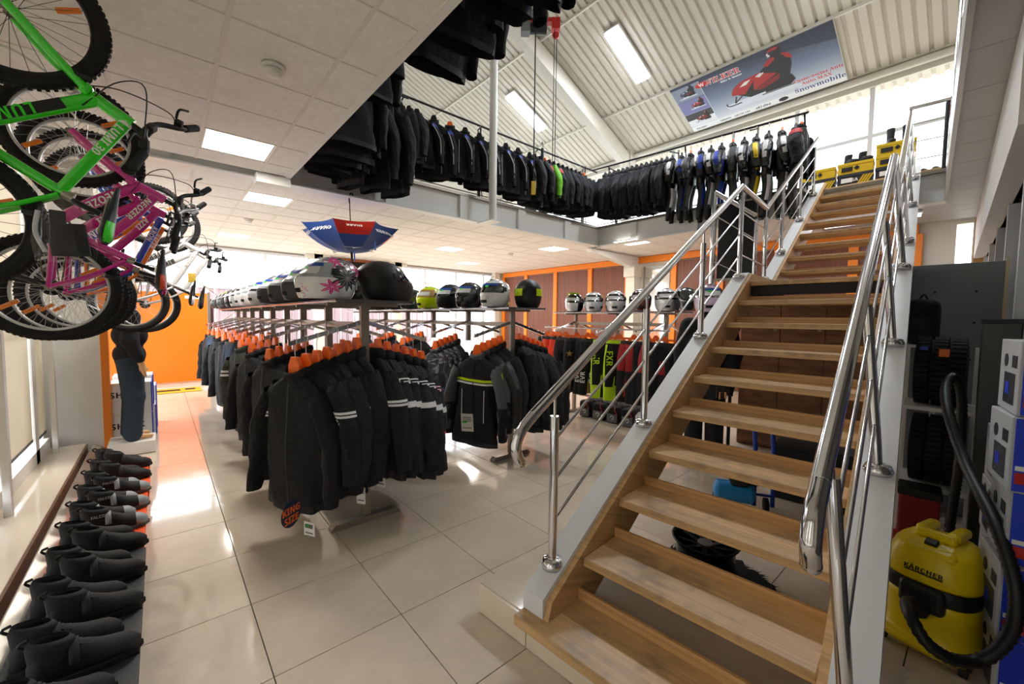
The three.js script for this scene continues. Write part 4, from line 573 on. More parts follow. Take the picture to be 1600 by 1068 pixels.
  for (let k = 0; k < 5; k++) hang(k % 2 ? trouserProto('black', k % 3) : jacketProto('long', k % 3), k % 2 ? 'trousers' : 'jacket', `${k % 2 ? 'black trousers' : 'long black coat'} above the umbrella, ${ord(k + 1)} on the short lower rail`, k % 2 ? 'trousers' : 'jacket', 'black garments on the short lower rail', [1.95 + k * 0.15, 4.685, -5.5], Math.PI + 0.3 + rr(-0.1, 0.1), H[0], `black hanger, ${ord(k + 1)} on the short lower rail`, H[2], 1.2);
  const r4 = thing('clothes_rail', 'short lower clothes rail above the umbrella', 'clothes rail', [0, 0, 0]); part(r4, 'rail', rod([1.75, 4.68, -5.5], [2.75, 4.68, -5.5], 0.014, 0.014, 8), M.dark); for (const x of [1.8, 2.7]) part(r4, 'bracket', rod([x, 4.68, -5.5], [x, 4.955, -5.95], 0.01), M.dark);
  // round column on the beam
  const c = thing('round_column', 'white round steel column rising from the gallery beam', 'column', [4.3, 0, -5.53]); part(c, 'shaft', rod([0, CY - 0.035, 0], [0, 8.0, 0], 0.065, 0.065, 20), M.steelWhite); part(c, 'base_plate', bx(0.22, 0.02, 0.4, 0, CY - 0.045, -0.1), M.steelWhite);
}
{ // electric hoist under the roof with its cable and hanging control
  const h = thing('electric_hoist', 'small red electric hoist hanging under the roof with cables', 'hoist', [5.4, 6.95, -5.62], -0.7); h.scale.setScalar(1.2);
  part(h, 'red_bracket', mg(bx(0.42, 0.06, 0.1, 0.05, 0.05, 0), bx(0.12, 0.16, 0.12, 0.26, 0.0, 0)), M.red); part(h, 'motor', rod([-0.2, -0.06, 0], [0.12, -0.06, 0], 0.075, 0.075, 18), M.dark); part(h, 'gearbox', rb(0.14, 0.16, 0.16, 0.02, -0.2, -0.06, 0), M.grey);
  part(h, 'support_arm', bar([0, 0.08, 0], [-0.15, 0.95, 0.05], 0.05, 0.05), M.cream); part(h, 'lifting_cable', mg(rod([0.24, -0.05, 0.02], [0.24, -2.1, 0.02], 0.006), rod([0.28, -0.05, -0.02], [0.28, -2.1, -0.02], 0.006)), M.dark); part(h, 'pulley', disc(0.05, 0.03, 0.26, -0.15, 0, 'z'), M.red);
  part(h, 'control_cable', rod([-0.05, -0.1, 0.05], [-0.05, -2.35, 0.05], 0.01), M.dark); part(h, 'control_box', rb(0.07, 0.2, 0.05, 0.012, -0.05, -2.45, 0.05), mat(0xd8b64a, 0.5));
  const p = thing('lifting_hook_bar', 'dark steel bar hanging on the hoist cable in front of the gallery', 'hoist bar', [5.66, 0, -5.74]); part(p, 'bar', rod([0, 3.75, 0], [0, 4.85, 0], 0.03, 0.03, 10), mat(0x1d2c3a, 0.5)); part(p, 'hook', tube([[0, 4.85, 0], [0, 4.93, 0.02], [0, 4.97, 0], [0, 4.93, -0.03]], 0.012, 14, 6), M.steel);
}
{ // umbrella hung upside down by its handle
  const u = thing('umbrella', 'open blue and red umbrella hanging upside down by its handle', 'umbrella', [2.07, 2.47, -5.88], -0.65); u.rotation.z = 0.03;
  const bl = mat(0x1d4795, 0.6), rd = mat(0xd2281e, 0.6), R = 0.66, N = 8;
  const f = (u2, v) => { const i = Math.floor(u2 * N - 1e-9), a0 = i / N * Math.PI * 2, a1 = (i + 1) / N * Math.PI * 2, t = clamp(u2 * N - i), r = R * v, sag = 1 - 0.13 * v * v * (1 - (2 * t - 1) ** 2) * 0.9; const x = lerp(Math.cos(a0), Math.cos(a1), t), z = lerp(Math.sin(a0), Math.sin(a1), t); return [x * r * sag, 0.34 * v ** 2.1 + 0.02 * (1 - v), z * r * sag]; };
  for (let i = 0; i < N; i++) { const red = i % 3 === 1; const g = part(u, 'canopy_panel', surf(f, 8, 10, i / N + 1e-6, (i + 1) / N - 1e-6, 0, red ? 0.76 : 1), bl); if (red) part(g, 'red_border', surf(f, 8, 4, i / N + 1e-6, (i + 1) / N - 1e-6, 0.76, 1), rd);
    const a = i / N * Math.PI * 2; part(u, 'rib', tube([0.02, 0.25, 0.5, 0.75, 1].map((v) => [Math.cos(a) * R * v, 0.34 * v ** 2.1 + 0.02 * (1 - v) + 0.006, Math.sin(a) * R * v]), 0.004, 12, 5), M.dark); const am = a + Math.PI / N;
    if (!red) part(g, 'lettering', txt('SHARK', 0.075, 0.002).rotateZ(Math.PI).rotateX(-0.75).rotateY(0).translate(0, 0.26, 0.535).rotateY(Math.PI / 2 - am), M.paper); else { part(g, 'lettering', txt('SHARK', 0.045, 0.002).rotateZ(Math.PI).rotateX(-0.85).translate(0, 0.285, 0.555).rotateY(Math.PI / 2 - am), M.paper); part(g, 'white_mark', extr([[-0.12, 0.02], [0.02, 0.05], [0, 0.0], [0.12, 0.03], [0.0, -0.04], [-0.02, 0.0]], 0.002).rotateX(-1.15).translate(0, 0.05, 0.27).rotateY(Math.PI / 2 - am), M.paper); } }
  part(u, 'shaft', rod([0, -0.08, 0], [0, 0.72, 0], 0.007), M.dark); part(u, 'handle', tube([[0, 0.7, 0], [0, 0.8, 0], [0.03, 0.84, 0], [0.06, 0.8, 0]], 0.01, 14, 6), M.black); part(u, 'ferrule', rod([0, -0.12, 0], [0, 0.03, 0], 0.012, 0.018), M.dark); part(u, 'closing_strap', mg(bx(0.02, 0.12, 0.002, 0.42, 0.05, 0.35), bx(0.02, 0.13, 0.002, 0.1, -0.06, 0.2)), bl);
}
{ // printed banner on the roof slope
  const A = Math.atan(0.42), t = thing('roof_banner', 'large printed banner of a red snowmobile under the sloping roof', 'banner', [8.93, 6.2, -3.26]);
  const tex = ctex(2048, 930, (x, w, h) => {
    const g = x.createLinearGradient(0, 0, 0, h); g.addColorStop(0, '#2c3348'); g.addColorStop(0.45, '#74839f'); g.addColorStop(0.8, '#c3cad6'); g.addColorStop(1, '#eef0f2'); x.fillStyle = g; x.fillRect(0, 0, w, h);
    x.fillStyle = 'rgba(40,46,66,0.6)'; x.beginPath(); x.moveTo(900, 0); x.lineTo(w, 0); x.lineTo(w, 260); x.quadraticCurveTo(1500, 160, 900, 0); x.fill();
    // three small pictures
    x.fillStyle = '#8a94a8'; x.fillRect(0, 40, 420, 250); x.fillStyle = '#7d7fb0'; x.fillRect(0, 300, 420, 250); x.fillStyle = '#3b3a3c'; x.fillRect(0, 560, 420, 130); x.fillStyle = '#e6e8ec'; x.fillRect(0, 690, 420, 130);
    const sled = (cx, cy, k, c) => { x.save(); x.translate(cx, cy); x.scale(k, k); const P = (col, ...p) => { x.fillStyle = col; x.beginPath(); p.forEach((q, i) => i ? (q.length > 2 ? x.quadraticCurveTo(...q) : x.lineTo(...q)) : x.moveTo(...q)); x.closePath(); x.fill(); };
      P('#d4dae4', [-420, 150], [-100, 110, 320, 160], [420, 230], [-380, 230]); P('#141418', [-250, 40], [-100, -90], [200, -130], [330, -60], [330, 70], [120, 130], [-120, 140]); P('#0e0e12', [60, 60], [340, 30], [360, 110], [300, 160], [40, 160]); // belly and track
      P(c, [-300, 30], [-290, -90, -120, -130], [60, -150], [120, -110], [-40, -60], [-160, 70]); P(c, [40, -140], [220, -150], [330, -90], [200, -50], [80, 0], [-60, 60], [-40, -40]); P('#7d1614', [-60, 60], [120, -10], [260, -40], [200, 40], [20, 90]); P('#e6e2df', [-190, -50], [-120, -100], [-50, -105], [-110, -55]); P('#d9d4d0', [0, -110], [60, -140], [110, -130], [40, -85]);
      x.strokeStyle = '#17171b'; x.lineWidth = 16; x.beginPath(); x.moveTo(-200, 80); x.lineTo(-300, 150); x.moveTo(-260, 60); x.lineTo(-300, 150); x.moveTo(-390, 120); x.quadraticCurveTo(-420, 170, -340, 175); x.lineTo(-230, 170); x.stroke(); x.lineWidth = 12; x.beginPath(); x.moveTo(0, 170); x.lineTo(330, 168); x.stroke();
      P('#1a191f', [90, -120], [120, -240, 230, -290], [330, -290], [400, -200, 360, -80], [310, 60], [240, 120], [200, 70], [240, -40]); P(c, [110, -200], [160, -270, 240, -280], [230, -230], [150, -180]); P(c, [300, -280], [390, -270, 390, -170], [340, -200]); P('#101014', [120, -190], [60, -150], [70, -130], [150, -140]);
      x.fillStyle = '#17171c'; x.beginPath(); x.ellipse(245, -330, 74, 64, -0.2, 0, 7); x.fill(); P(c, [180, -350], [230, -400, 300, -370], [280, -345], [210, -340]); P('#dcd8d8', [172, -330], [200, -350], [205, -290], [180, -285]); P('#2b3040', [190, -345], [250, -350], [245, -320], [195, -312]); x.restore(); };
    sled(200, 170, 0.35, '#3a4152'); sled(260, 420, 0.3, '#a03028'); sled(240, 700, 0.33, '#802522'); sled(1110, 480, 1.2, '#a8211f');
    x.strokeStyle = '#dfe4ea'; x.lineWidth = 6; x.beginPath(); x.moveTo(424, 40); x.lineTo(424, h); x.stroke();
    x.fillStyle = '#eef0f2'; x.fillRect(0, 835, w, 95);
    x.fillStyle = '#c81e1e'; x.font = 'bold 120px serif'; x.strokeStyle = '#fff'; x.lineWidth = 8; x.strokeText('WILKER', 470, 170); x.fillText('WILKER', 470, 170); x.font = 'bold 44px serif'; x.fillStyle = '#fff'; x.fillText('Bike & Motor', 690, 225); x.fillStyle = '#c81e1e'; x.beginPath(); x.ellipse(440, 120, 90, 44, -0.1, 0, 7); x.fill(); x.fillStyle = '#fff'; x.font = 'bold 80px serif'; x.fillText('W', 400, 150);
    x.fillStyle = '#c81e1e'; x.font = 'bold 66px serif'; x.fillText('Само-ходы Auto', 1500, 690); x.fillText('Auto MAX', 1580, 760); x.fillStyle = '#1d3a7a'; x.font = 'bold 92px serif'; x.fillText('Snowmobile', 1480, 860);
    x.fillStyle = '#1b1b1e'; x.font = 'bold italic 58px sans-serif'; x.fillText('ski-doo', 960, 900); x.font = 'bold 40px sans-serif'; x.fillText('ARCTIC CAT', 660, 900); x.fillText('YAMAHA', 440, 900); x.fillText('POLARIS', 60, 900); x.beginPath(); x.ellipse(1330, 880, 60, 34, 0, 0, 7); x.fill();
  });
  const pts = surf((u, v) => [(0.5 - v) * 1.28 * Math.cos(A), (v - 0.5) * 1.28 * Math.sin(A), (u - 0.5) * 2.78], 1, 1);
  const pl = part(t, 'print', pts, mat(0xffffff, 0.5, { map: tex, side: THREE.DoubleSide })); part(t, 'backing', bx(1.3, 0.012, 2.8, 0.004, 0.014, 0, 0, 0, -A), M.white);
}
{ // gallery floor at the stair head: shoe boxes and boots, railing on the right
  const yb = mat(0xd9b411, 0.6), dk = mat(0x23262a, 0.6);
  const sb = (pos, c, label, turn = 0.1) => { const t = thing('shoe_box', label, 'shoe box', pos, turn); part(t, 'box', rb(0.3, 0.16, 0.44, 0.004, 0, 0.08, 0), c); part(t, 'lid', rb(0.31, 0.045, 0.45, 0.004, 0, 0.15, 0), c === yb ? yb : mat(0x2c3034, 0.6)); part(t, 'end_label', mg(bx(0.002, 0.07, 0.14, -0.157, 0.07, -0.1)), c === yb ? M.dark : M.paper); if (c === dk) part(t, 'hazard_stripes', mg(...[0, 1, 2, 3].map((q) => bx(0.002, 0.15, 0.022, -0.153, 0.065, 0.08 + q * 0.035, 0.5, 0, 0))), yb); if (c === dk) part(t, 'lettering', txt('USA', 0.05, 0.002).rotateY(-Math.PI / 2).translate(-0.153, 0.07, -0.02), M.paper); else if (c === yb) part(t, 'black_mark', disc(0.035, 0.002, -0.157, 0.08, 0.02, 'x', 4), M.black); return t; };
  const x = 8.66, y = FY + 0.15; single('timber_deck', 'raised timber deck at the head of the stairs', 'deck', rb(1.1, 0.148, 1.75, 0.005, 9.02, FY + 0.075, -1.35), M.wood);
  sb([x, y, -2.0], dk, 'dark striped shoe box behind the stair rail'); sb([x, y + 0.175, -2.0], yb, 'yellow shoe box on the dark one behind the rail'); sb([x, y, -1.52], dk, 'dark striped shoe box under the ankle boots'); sb([x, y + 0.175, -1.52], yb, 'yellow shoe box carrying ankle boots'); sb([x, y, -1.05], dk, 'dark striped shoe box under two yellow ones'); sb([x, y + 0.175, -1.05], yb, 'lower yellow shoe box of the tall stack'); sb([x, y + 0.35, -1.05], yb, 'top yellow shoe box carrying tall boots');
  for (let k = 0; k < 3; k++) sb([8.75, FY + k * 0.175, -0.2], mat(0x1b1c1f, 0.6), ['lowest', 'middle', 'topmost'][k] + ' black shoe box of the stack by the landing rail');
}
function bootGeo(h, L = 0.28, w = 0.1) { // boot: sole, foot and shaft, toe towards +x
  const foot = surf((u, v) => { const a = u * Math.PI * 2, t = v, c = Math.cos(a), s = Math.sin(a); const W = ramp(t, [[0, 0.3], [0.08, 0.8], [0.3, 0.8], [0.65, 1], [0.9, 0.8], [1, 0.2]]) * w / 2, Ht = ramp(t, [[0, 0.05], [0.1, 0.1], [0.35, 0.11], [0.6, 0.08], [0.9, 0.055], [1, 0.03]]); return [lerp(-L * 0.45, L * 0.55, t), Math.max(0.012, Ht * 0.5 + Ht * 0.5 * s) + 0.004, W * c]; }, 14, 12);
  const shaft = h > 0 ? surf((u, v) => { const a = u * Math.PI * 2; return [-0.07 + 0.02 * v * (h > 0.2 ? 0 : 1) + lerp(0.062, 0.056 + 0.06 * h * 0, v) * Math.cos(a), lerp(0.06, h, v), lerp(0.045, 0.05, v) * Math.sin(a)]; }, 14, 5) : null;
  return shaft ? mg(foot, shaft) : foot;
}
{
  const bg = bootGeo(0.26), bs = bootGeo(0.17), sole = extr([[-0.13, -0.035], [-0.1, -0.045], [0.05, -0.05], [0.12, -0.04], [0.155, 0], [0.12, 0.04], [0.05, 0.05], [-0.1, 0.045], [-0.13, 0.035]], 0.02).rotateX(-Math.PI / 2);
  const bt = (pos, turn, g, label, group) => { const t = thing('boot', label, 'boot', pos, turn, group); part(t, 'upper', g, M.dark); part(t, 'sole', sole, M.rubber); };
  for (const d of [-0.09, 0.09]) { bt([8.64, FY + 0.675, -1.02 + d], 3.4, bg, 'tall dark boot on the stacked yellow boxes', 'tall boots on the yellow boxes'); bt([8.64, FY + 0.5, -1.5 + d], 3.9, bs, 'dark ankle boot on a yellow shoe box', 'ankle boots on the yellow box'); bt([8.75, FY + 0.15, -0.68 + d * 0.7], 3.3, bootGeo(0), 'low dark shoe standing on the gallery edge', 'low shoes on the gallery edge'); }
  bt([8.7, FY + 0.525, -0.2], 3.6, bg, 'dark boot on the black boxes by the landing rail');
  const r = thing('gallery_railing', 'chrome railing at the head of the stairs beside the black boxes', 'railing', [0, 0, 0]);
  part(r, 'post', rod([8.24, FY, -0.5], [8.24, FY + 0.95, -0.5], 0.022, 0.022, 12), M.dark); part(r, 'top_rail', rod([8.2, FY + 0.98, -0.88], [8.24, FY + 0.98, -0.44], 0.025, 0.025, 12), M.chrome); for (const q of [0.25, 0.5, 0.75]) part(r, 'rail_rod', rod([8.2, FY + q, -0.88], [8.24, FY + q, -0.44], 0.008), M.chrome);
  const e = (x) => 0.06 - 0.065 * x + 0.02; const r2 = thing('strip_railing', 'chrome railing along the gallery strip above the vacuum cleaner', 'railing', [0, 0, 0]); part(r2, 'top_rail', rod([3.0, FY + 0.98, e(3)], [8.24, FY + 0.98, e(8.24)], 0.025, 0.025, 12), M.chrome); for (let q = 0; q < 5; q++) part(r2, 'post', rod([3.2 + q * 1.25, FY, e(3.2 + q * 1.25)], [3.2 + q * 1.25, FY + 0.98, e(3.2 + q * 1.25)], 0.02, 0.02, 10), M.chrome); for (const q of [0.25, 0.5, 0.75]) part(r2, 'rail_rod', rod([3, FY + q, e(3)], [8.24, FY + q, e(8.24)], 0.008), M.chrome);
  const sg = thing('red_sign', 'small red notice by the gallery strip railing', 'sign', [8.32, 4.55, -0.44]); part(sg, 'plate', bx(0.01, 0.26, 0.14), M.red); part(sg, 'print', mg(bx(0.002, 0.03, 0.1, -0.006, 0.06, 0), bx(0.002, 0.03, 0.1, -0.006, -0.05, 0)), M.paper); part(sg, 'back_post', B(0.005, 0.03, -0.95, 0.15, -0.02, 0.02), M.steelWhite);
}
// ---------- bicycles hung by the front wheel along the side windows ----------
const wheelParts = (r, c, rimM, spokeM, refl) => { // geometry of one wheel about its hub, axle along z
  const tyre = new THREE.TorusGeometry(r - 0.026, 0.029, 10, 48), knobs = []; for (let i = 0; i < 72; i++) { const a = i / 72 * Math.PI * 2; for (const z of [-0.012, 0.012]) knobs.push(bx(0.008, 0.014, 0.012, (r + 0.001) * Math.cos(a + (z > 0 ? 0.04 : 0)), (r + 0.001) * Math.sin(a + (z > 0 ? 0.04 : 0)), z, 0, 0, a)); }
  const rim = lathe([[r - 0.062, -0.011], [r - 0.046, -0.013], [r - 0.042, 0], [r - 0.046, 0.013], [r - 0.062, 0.011], [r - 0.066, 0], [r - 0.062, -0.011]], 48).rotateX(Math.PI / 2), sp = [];
  for (let i = 0; i < 28; i++) { const a = i / 28 * Math.PI * 2, b = a + (i % 4 < 2 ? 0.35 : -0.35), z = i % 2 ? 0.024 : -0.024; sp.push(rod([0.018 * Math.cos(b), 0.018 * Math.sin(b), z], [(r - 0.06) * Math.cos(a), (r - 0.06) * Math.sin(a), 0], 0.0011, 0.0011, 4)); }
  const hub = mg(rod([0, 0, -0.045], [0, 0, 0.045], 0.012, 0.012, 10), disc(0.022, 0.005, 0, 0, 0.025, 'z', 14), disc(0.022, 0.005, 0, 0, -0.025, 'z', 14)), rf = refl ? [rb(0.085, 0.024, 0.01, 0.004, r * 0.62 * Math.cos(0.9), r * 0.62 * Math.sin(0.9), 0, 0, 0, 0.9), rb(0.085, 0.024, 0.01, 0.004, r * 0.62 * Math.cos(4), r * 0.62 * Math.sin(4), 0, 0, 0, 4)] : null;
  return { tyre: mg(tyre, ...knobs), rim, spokes: mg(sp), hub, rf };
};
const amber = phys(0xff8a10, 0.2, { clearcoat: 1 });
function bicycle(label, rear, fwd, o) {
  const t = thing('bicycle', label, 'bicycle'), r = o.r ?? 0.3, S = (fwd[0] ** 2 + fwd[1] ** 2) ** 0.5, X = V(fwd[0] / S, fwd[1] / S, 0), Y = V(fwd[1] / S, -fwd[0] / S, 0), Z = X.clone().cross(Y);
  t.quaternion.setFromRotationMatrix(new THREE.Matrix4().makeBasis(X, Y, Z)); t.position.set(...rear);
  const fm = phys(o.c, 0.25, { clearcoat: 1, clearcoatRoughness: 0.1 }), am = o.c2 ? phys(o.c2, 0.25, { clearcoat: 1 }) : M.black, bk = M.black, rimM = o.rim ?? mat(0xc9cbcd, 0.3, { metalness: 0.8 }), spM = o.spokes ?? mat(0xb9bbbd, 0.3, { metalness: 0.9 });
  const W = wheelParts(r, 0, rimM, spM, true), F = [0.9, 0, 0], BB = [0.36, -0.03, 0], SC = [0.23, 0.32, 0], HT = [0.655, 0.42, 0], HB = [0.695, 0.305, 0], at = (g, p) => g.clone().translate(...p);
  for (const [n, p] of [['rear_wheel', [0, 0, 0]], ['front_wheel', F]]) { const w = part(t, n, at(W.tyre, p), M.rubber); part(w, 'rim', at(W.rim, p), rimM); part(w, 'spokes', at(W.spokes, p), spM); part(w, 'hub', at(W.hub, p), M.steel); for (const g of W.rf) part(w, 'reflector', at(g, p), amber); }
  const step = o.step ?? 0, tt0 = step ? [HT[0] + 0.01, HT[1] - 0.03, 0] : HT, tt1 = step ? [0.285, 0.16, 0] : [SC[0] + 0.01, SC[1] - 0.03, 0];
  const top = part(t, 'top_tube', step ? tube([tt0, [0.5, 0.3, 0], tt1], 0.026, 14, 10) : rod(tt0, tt1, 0.025, 0.022, 12), fm), down = part(t, 'down_tube', step ? tube([HB, [0.55, 0.14, 0], BB], 0.03, 14, 10) : rod(HB, BB, 0.03, 0.03, 12), fm);
  part(t, 'seat_tube', rod(BB, SC, 0.021, 0.021, 12), fm); part(t, 'head_tube', rod([HB[0] + 0.006, HB[1] - 0.018, 0], [HT[0] - 0.006, HT[1] + 0.018, 0], 0.027, 0.027, 14), fm);
  for (const s of [-1, 1]) { part(t, 'chain_stay', tube([[BB[0] - 0.02, BB[1], s * 0.025], [0.2, -0.01, s * 0.04], [0, 0, s * 0.06]], 0.012, 10, 8), fm); part(t, 'seat_stay', tube([[SC[0] - 0.01, SC[1] - 0.03, s * 0.015], [0.1, 0.16, s * 0.045], [0, 0, s * 0.06]], 0.011, 10, 8), fm); part(t, 'fork_leg', tube([[HB[0] + 0.02, HB[1] - 0.04, s * 0.03], [HB[0] + 0.06, 0.2, s * 0.05], [F[0], 0, s * 0.055]], 0.018, 12, 8), o.fork ?? fm); }
  part(t, 'fork_crown', rb(0.05, 0.035, 0.09, 0.012, HB[0] + 0.016, HB[1] - 0.035, 0, 0, 0, 0.32), o.fork ?? fm);
  // bars are turned flat for storage
  const ax = V(HT[0] - HB[0], HT[1] - HB[1], 0).normalize(), bc = V(HT[0], HT[1], 0).addScaledVector(ax, 0.075), turn = (g) => { g.translate(-bc.x, -bc.y, 0); g.applyMatrix4(new THREE.Matrix4().makeRotationAxis(ax, o.turn ?? 0.95)); g.translate(bc.x, bc.y, 0); return g; }, b = [bc.x + 0.045, bc.y + 0.02];
  part(t, 'stem', turn(mg(rod([HT[0], HT[1], 0], [bc.x, bc.y, 0], 0.014), rod([bc.x, bc.y, 0], [b[0], b[1], 0], 0.016, 0.018), rb(0.035, 0.035, 0.05, 0.008, b[0], b[1], 0))), bk);
  part(t, 'handlebar', turn(tube([[b[0] - 0.05, b[1] + 0.07, -0.29], [b[0] - 0.02, b[1] + 0.055, -0.16], [b[0], b[1], -0.06], [b[0], b[1], 0.06], [b[0] - 0.02, b[1] + 0.055, 0.16], [b[0] - 0.05, b[1] + 0.07, 0.29]], 0.0125, 40, 10)), o.bar ?? bk);
  for (const s of [-1, 1]) { part(t, 'grip', turn(rod([b[0] - 0.028, b[1] + 0.06, s * 0.195], [b[0] - 0.052, b[1] + 0.0705, s * 0.305], 0.0185, 0.0185, 12)), M.rubber); part(t, 'brake_lever', turn(mg(rb(0.04, 0.035, 0.03, 0.008, b[0] - 0.0, b[1] + 0.045, s * 0.16), tube([[b[0] + 0.02, b[1] + 0.03, s * 0.165], [b[0] + 0.05, b[1] + 0.025, s * 0.2], [b[0] + 0.03, b[1] + 0.035, s * 0.28]], 0.006, 12, 6))), o.bar ?? bk); const e = V(b[0], b[1] + 0.04, s * 0.15), g0 = turn(new THREE.BufferGeometry().setFromPoints([e])).attributes.position; part(t, 'cable', tube([[g0.getX(0), g0.getY(0), g0.getZ(0)], [b[0] + 0.14, b[1] - 0.02 + 0.05 * s, s * 0.1], [HB[0] + 0.1, HB[1] + 0.05, s * 0.04], [s > 0 ? HB[0] + 0.03 : HB[0] - 0.06, s > 0 ? HB[1] - 0.08 : HB[1] - 0.03, s * 0.025]], 0.0028, 24, 5), M.black); }
  const sp = [0.195, 0.43, 0]; part(t, 'seat_post', rod([SC[0], SC[1] - 0.05, 0], sp, 0.0125, 0.0125, 10), bk); part(t, 'seat_clamp', rod([SC[0] + 0.004, SC[1] - 0.02, 0], [SC[0] - 0.004, SC[1] + 0.015, 0], 0.022, 0.022, 12), M.steel);
  const sad = part(t, 'saddle', surf((u, v) => { const a = u * Math.PI * 2, w = ramp(v, [[0, 0.03], [0.08, 0.07], [0.25, 0.075], [0.55, 0.035], [0.9, 0.022], [1, 0.006]]), h = ramp(v, [[0, 0.012], [0.1, 0.028], [0.5, 0.022], [1, 0.008]]); return [sp[0] - 0.13 + 0.27 * v, sp[1] + 0.03 + h * Math.sin(a) + 0.012 * (1 - v) ** 2, w * Math.cos(a)]; }, 16, 14), o.sad ?? bk);
  part(sad, 'saddle_panel', surf((u, v) => { const a = u * Math.PI * 2, w = ramp(v, [[0, 0.03], [0.08, 0.07], [0.25, 0.075], [0.55, 0.035], [1, 0.006]]) * 1.03, h = ramp(v, [[0, 0.012], [0.1, 0.028], [0.5, 0.022], [1, 0.008]]) * 1.06; return [sp[0] - 0.13 + 0.27 * v, sp[1] + 0.03 + h * Math.sin(a) + 0.012 * (1 - v) ** 2, w * Math.cos(a)]; }, 6, 6, 0.32, 0.52, 0.03, 0.38), o.sadc ?? fm); for (const g of [rod([sp[0] - 0.08, sp[1] + 0.012, 0.018], [sp[0] + 0.08, sp[1] + 0.012, 0.018], 0.004), rod([sp[0] - 0.08, sp[1] + 0.012, -0.018], [sp[0] + 0.08, sp[1] + 0.012, -0.018], 0.004)]) part(t, 'saddle_rail', g, M.steel);
  const ring = part(t, 'crankset', mg(new THREE.TorusGeometry(0.07, 0.006, 6, 28).translate(BB[0], BB[1], 0.045), disc(0.03, 0.01, BB[0], BB[1], 0.045, 'z'), bar([BB[0], BB[1], 0.06], [BB[0] + 0.1, BB[1] - 0.11, 0.06], 0.02, 0.012), bar([BB[0], BB[1], -0.06], [BB[0] - 0.1, BB[1] + 0.11, -0.06], 0.02, 0.012), rod([BB[0], BB[1], -0.06], [BB[0], BB[1], 0.06], 0.016)), bk);
  for (const s of [-1, 1]) part(t, 'pedal', rb(0.085, 0.024, 0.075, 0.006, BB[0] + s * 0.1, BB[1] - s * 0.11, s * 0.105), bk);
  part(t, 'chain', mg(rod([BB[0], BB[1] + 0.07, 0.045], [0, 0.035, 0.045], 0.004, 0.004, 5), rod([BB[0], BB[1] - 0.07, 0.045], [0.02, -0.035, 0.045], 0.004, 0.004, 5)), mat(0x6b5a34, 0.4, { metalness: 0.7 })); part(t, 'cassette', mg(disc(0.045, 0.02, 0, 0, 0.045, 'z'), rb(0.03, 0.09, 0.02, 0.006, 0.02, -0.06, 0.055)), M.dark); part(t, 'kickstand', rod([0.02, -0.01, -0.07], [0.06, -0.3, -0.11], 0.008), bk);
  for (const g of [rb(0.02, 0.07, 0.02, 0.006, 0.105, 0.25, -0.05), rb(0.02, 0.07, 0.02, 0.006, 0.105, 0.25, 0.05), rb(0.02, 0.07, 0.02, 0.006, 0.75, 0.25, -0.05), rb(0.02, 0.07, 0.02, 0.006, 0.75, 0.25, 0.05)]) part(t, 'brake_arm', g, M.dark);
  // lettering on the side that faces the room (left side, z < 0)
  const ang = (a, c) => Math.atan2(c[1] - a[1], c[0] - a[0]), lt = (p, s, from, to, f, size, z, m, dy = 0) => { const g = txt(s, size, 0.001, 0.15); const th = ang(from, to); g.rotateY(Math.PI); g.rotateZ(th > Math.PI / 2 || th < -Math.PI / 2 ? th + Math.PI : th); g.translate(lerp(from[0], to[0], f), lerp(from[1], to[1], f) + dy, -z); part(p, 'lettering', g, m); };
  if (o.text) { if (o.band) { const d0 = [lerp(HB[0], BB[0], 0.25), lerp(HB[1], BB[1], 0.25), 0], d1 = [lerp(HB[0], BB[0], 0.9), lerp(HB[1], BB[1], 0.9), 0]; part(down, 'dark_band', bar([d0[0], d0[1], -0.029], [d1[0], d1[1], -0.029], 0.006, 0.042), M.black); } lt(down, o.text, HB, BB, step ? 0.45 : 0.62, o.size ?? 0.045, step ? 0.032 : 0.034, o.tm ?? fm, step ? -0.005 : 0); lt(top, o.text2 ?? o.text, tt0, tt1, 0.3, 0.032, 0.027, o.tm2 ?? M.paper, step ? 0.0 : 0); }
  if (o.band) part(top, 'white_patch', rod([lerp(tt0[0], tt1[0], 0.02), lerp(tt0[1], tt1[1], 0.02), 0], [lerp(tt0[0], tt1[0], 0.06), lerp(tt0[1], tt1[1], 0.06), 0], 0.0255, 0.0255, 12), M.paper);
  return t;
}
bicycle('bright green bicycle with black rims, lettered LUMI, hanging by its front wheel', [-0.66, 1.97, -2.7], [0.245, 0.95], { c: 0x2fe01a, rim: M.black, spokes: M.black, text: 'LUMI', text2: 'LUMI 30', band: 1, sad: mat(0x14202c, 0.5), sadc: mat(0x3fe02a, 0.4), tm: mat(0x2fe01a, 0.3), tm2: M.paper, turn: 0.85 });
bicycle('pink bicycle with white NEOZER lettering and silver rims', [-0.47, 1.74, -3.5], [0.13, 0.99], { c: 0xd9329a, step: 1, text: 'NEOZER', size: 0.04, tm: M.paper, sad: mat(0x131a26, 0.5), sadc: mat(0xe04818, 0.5), turn: 0.9 });
bicycle('magenta bicycle hanging behind the pink lettered one', [-0.46, 1.72, -3.95], [0.12, 0.99], { c: 0xc21a84, step: 1, text: 'AZZI', tm: M.paper, turn: 0.9, bar: mat(0xb9bbbd, 0.3, { metalness: 0.8 }) });
bicycle('blue bicycle with white lettering between magenta and orange ones', [-0.46, 1.74, -4.4], [0.1, 0.99], { c: 0x1c49b4, text: 'KRON', size: 0.045, tm: M.paper, turn: 0.8 });
bicycle('orange and blue bicycle behind the blue lettered one', [-0.45, 1.74, -4.8], [0.1, 0.99], { c: 0xf27a16, text: 'RACER', tm: mat(0x1c49b4, 0.4), fork: mat(0x2a52c0, 0.3), turn: 0.7 });
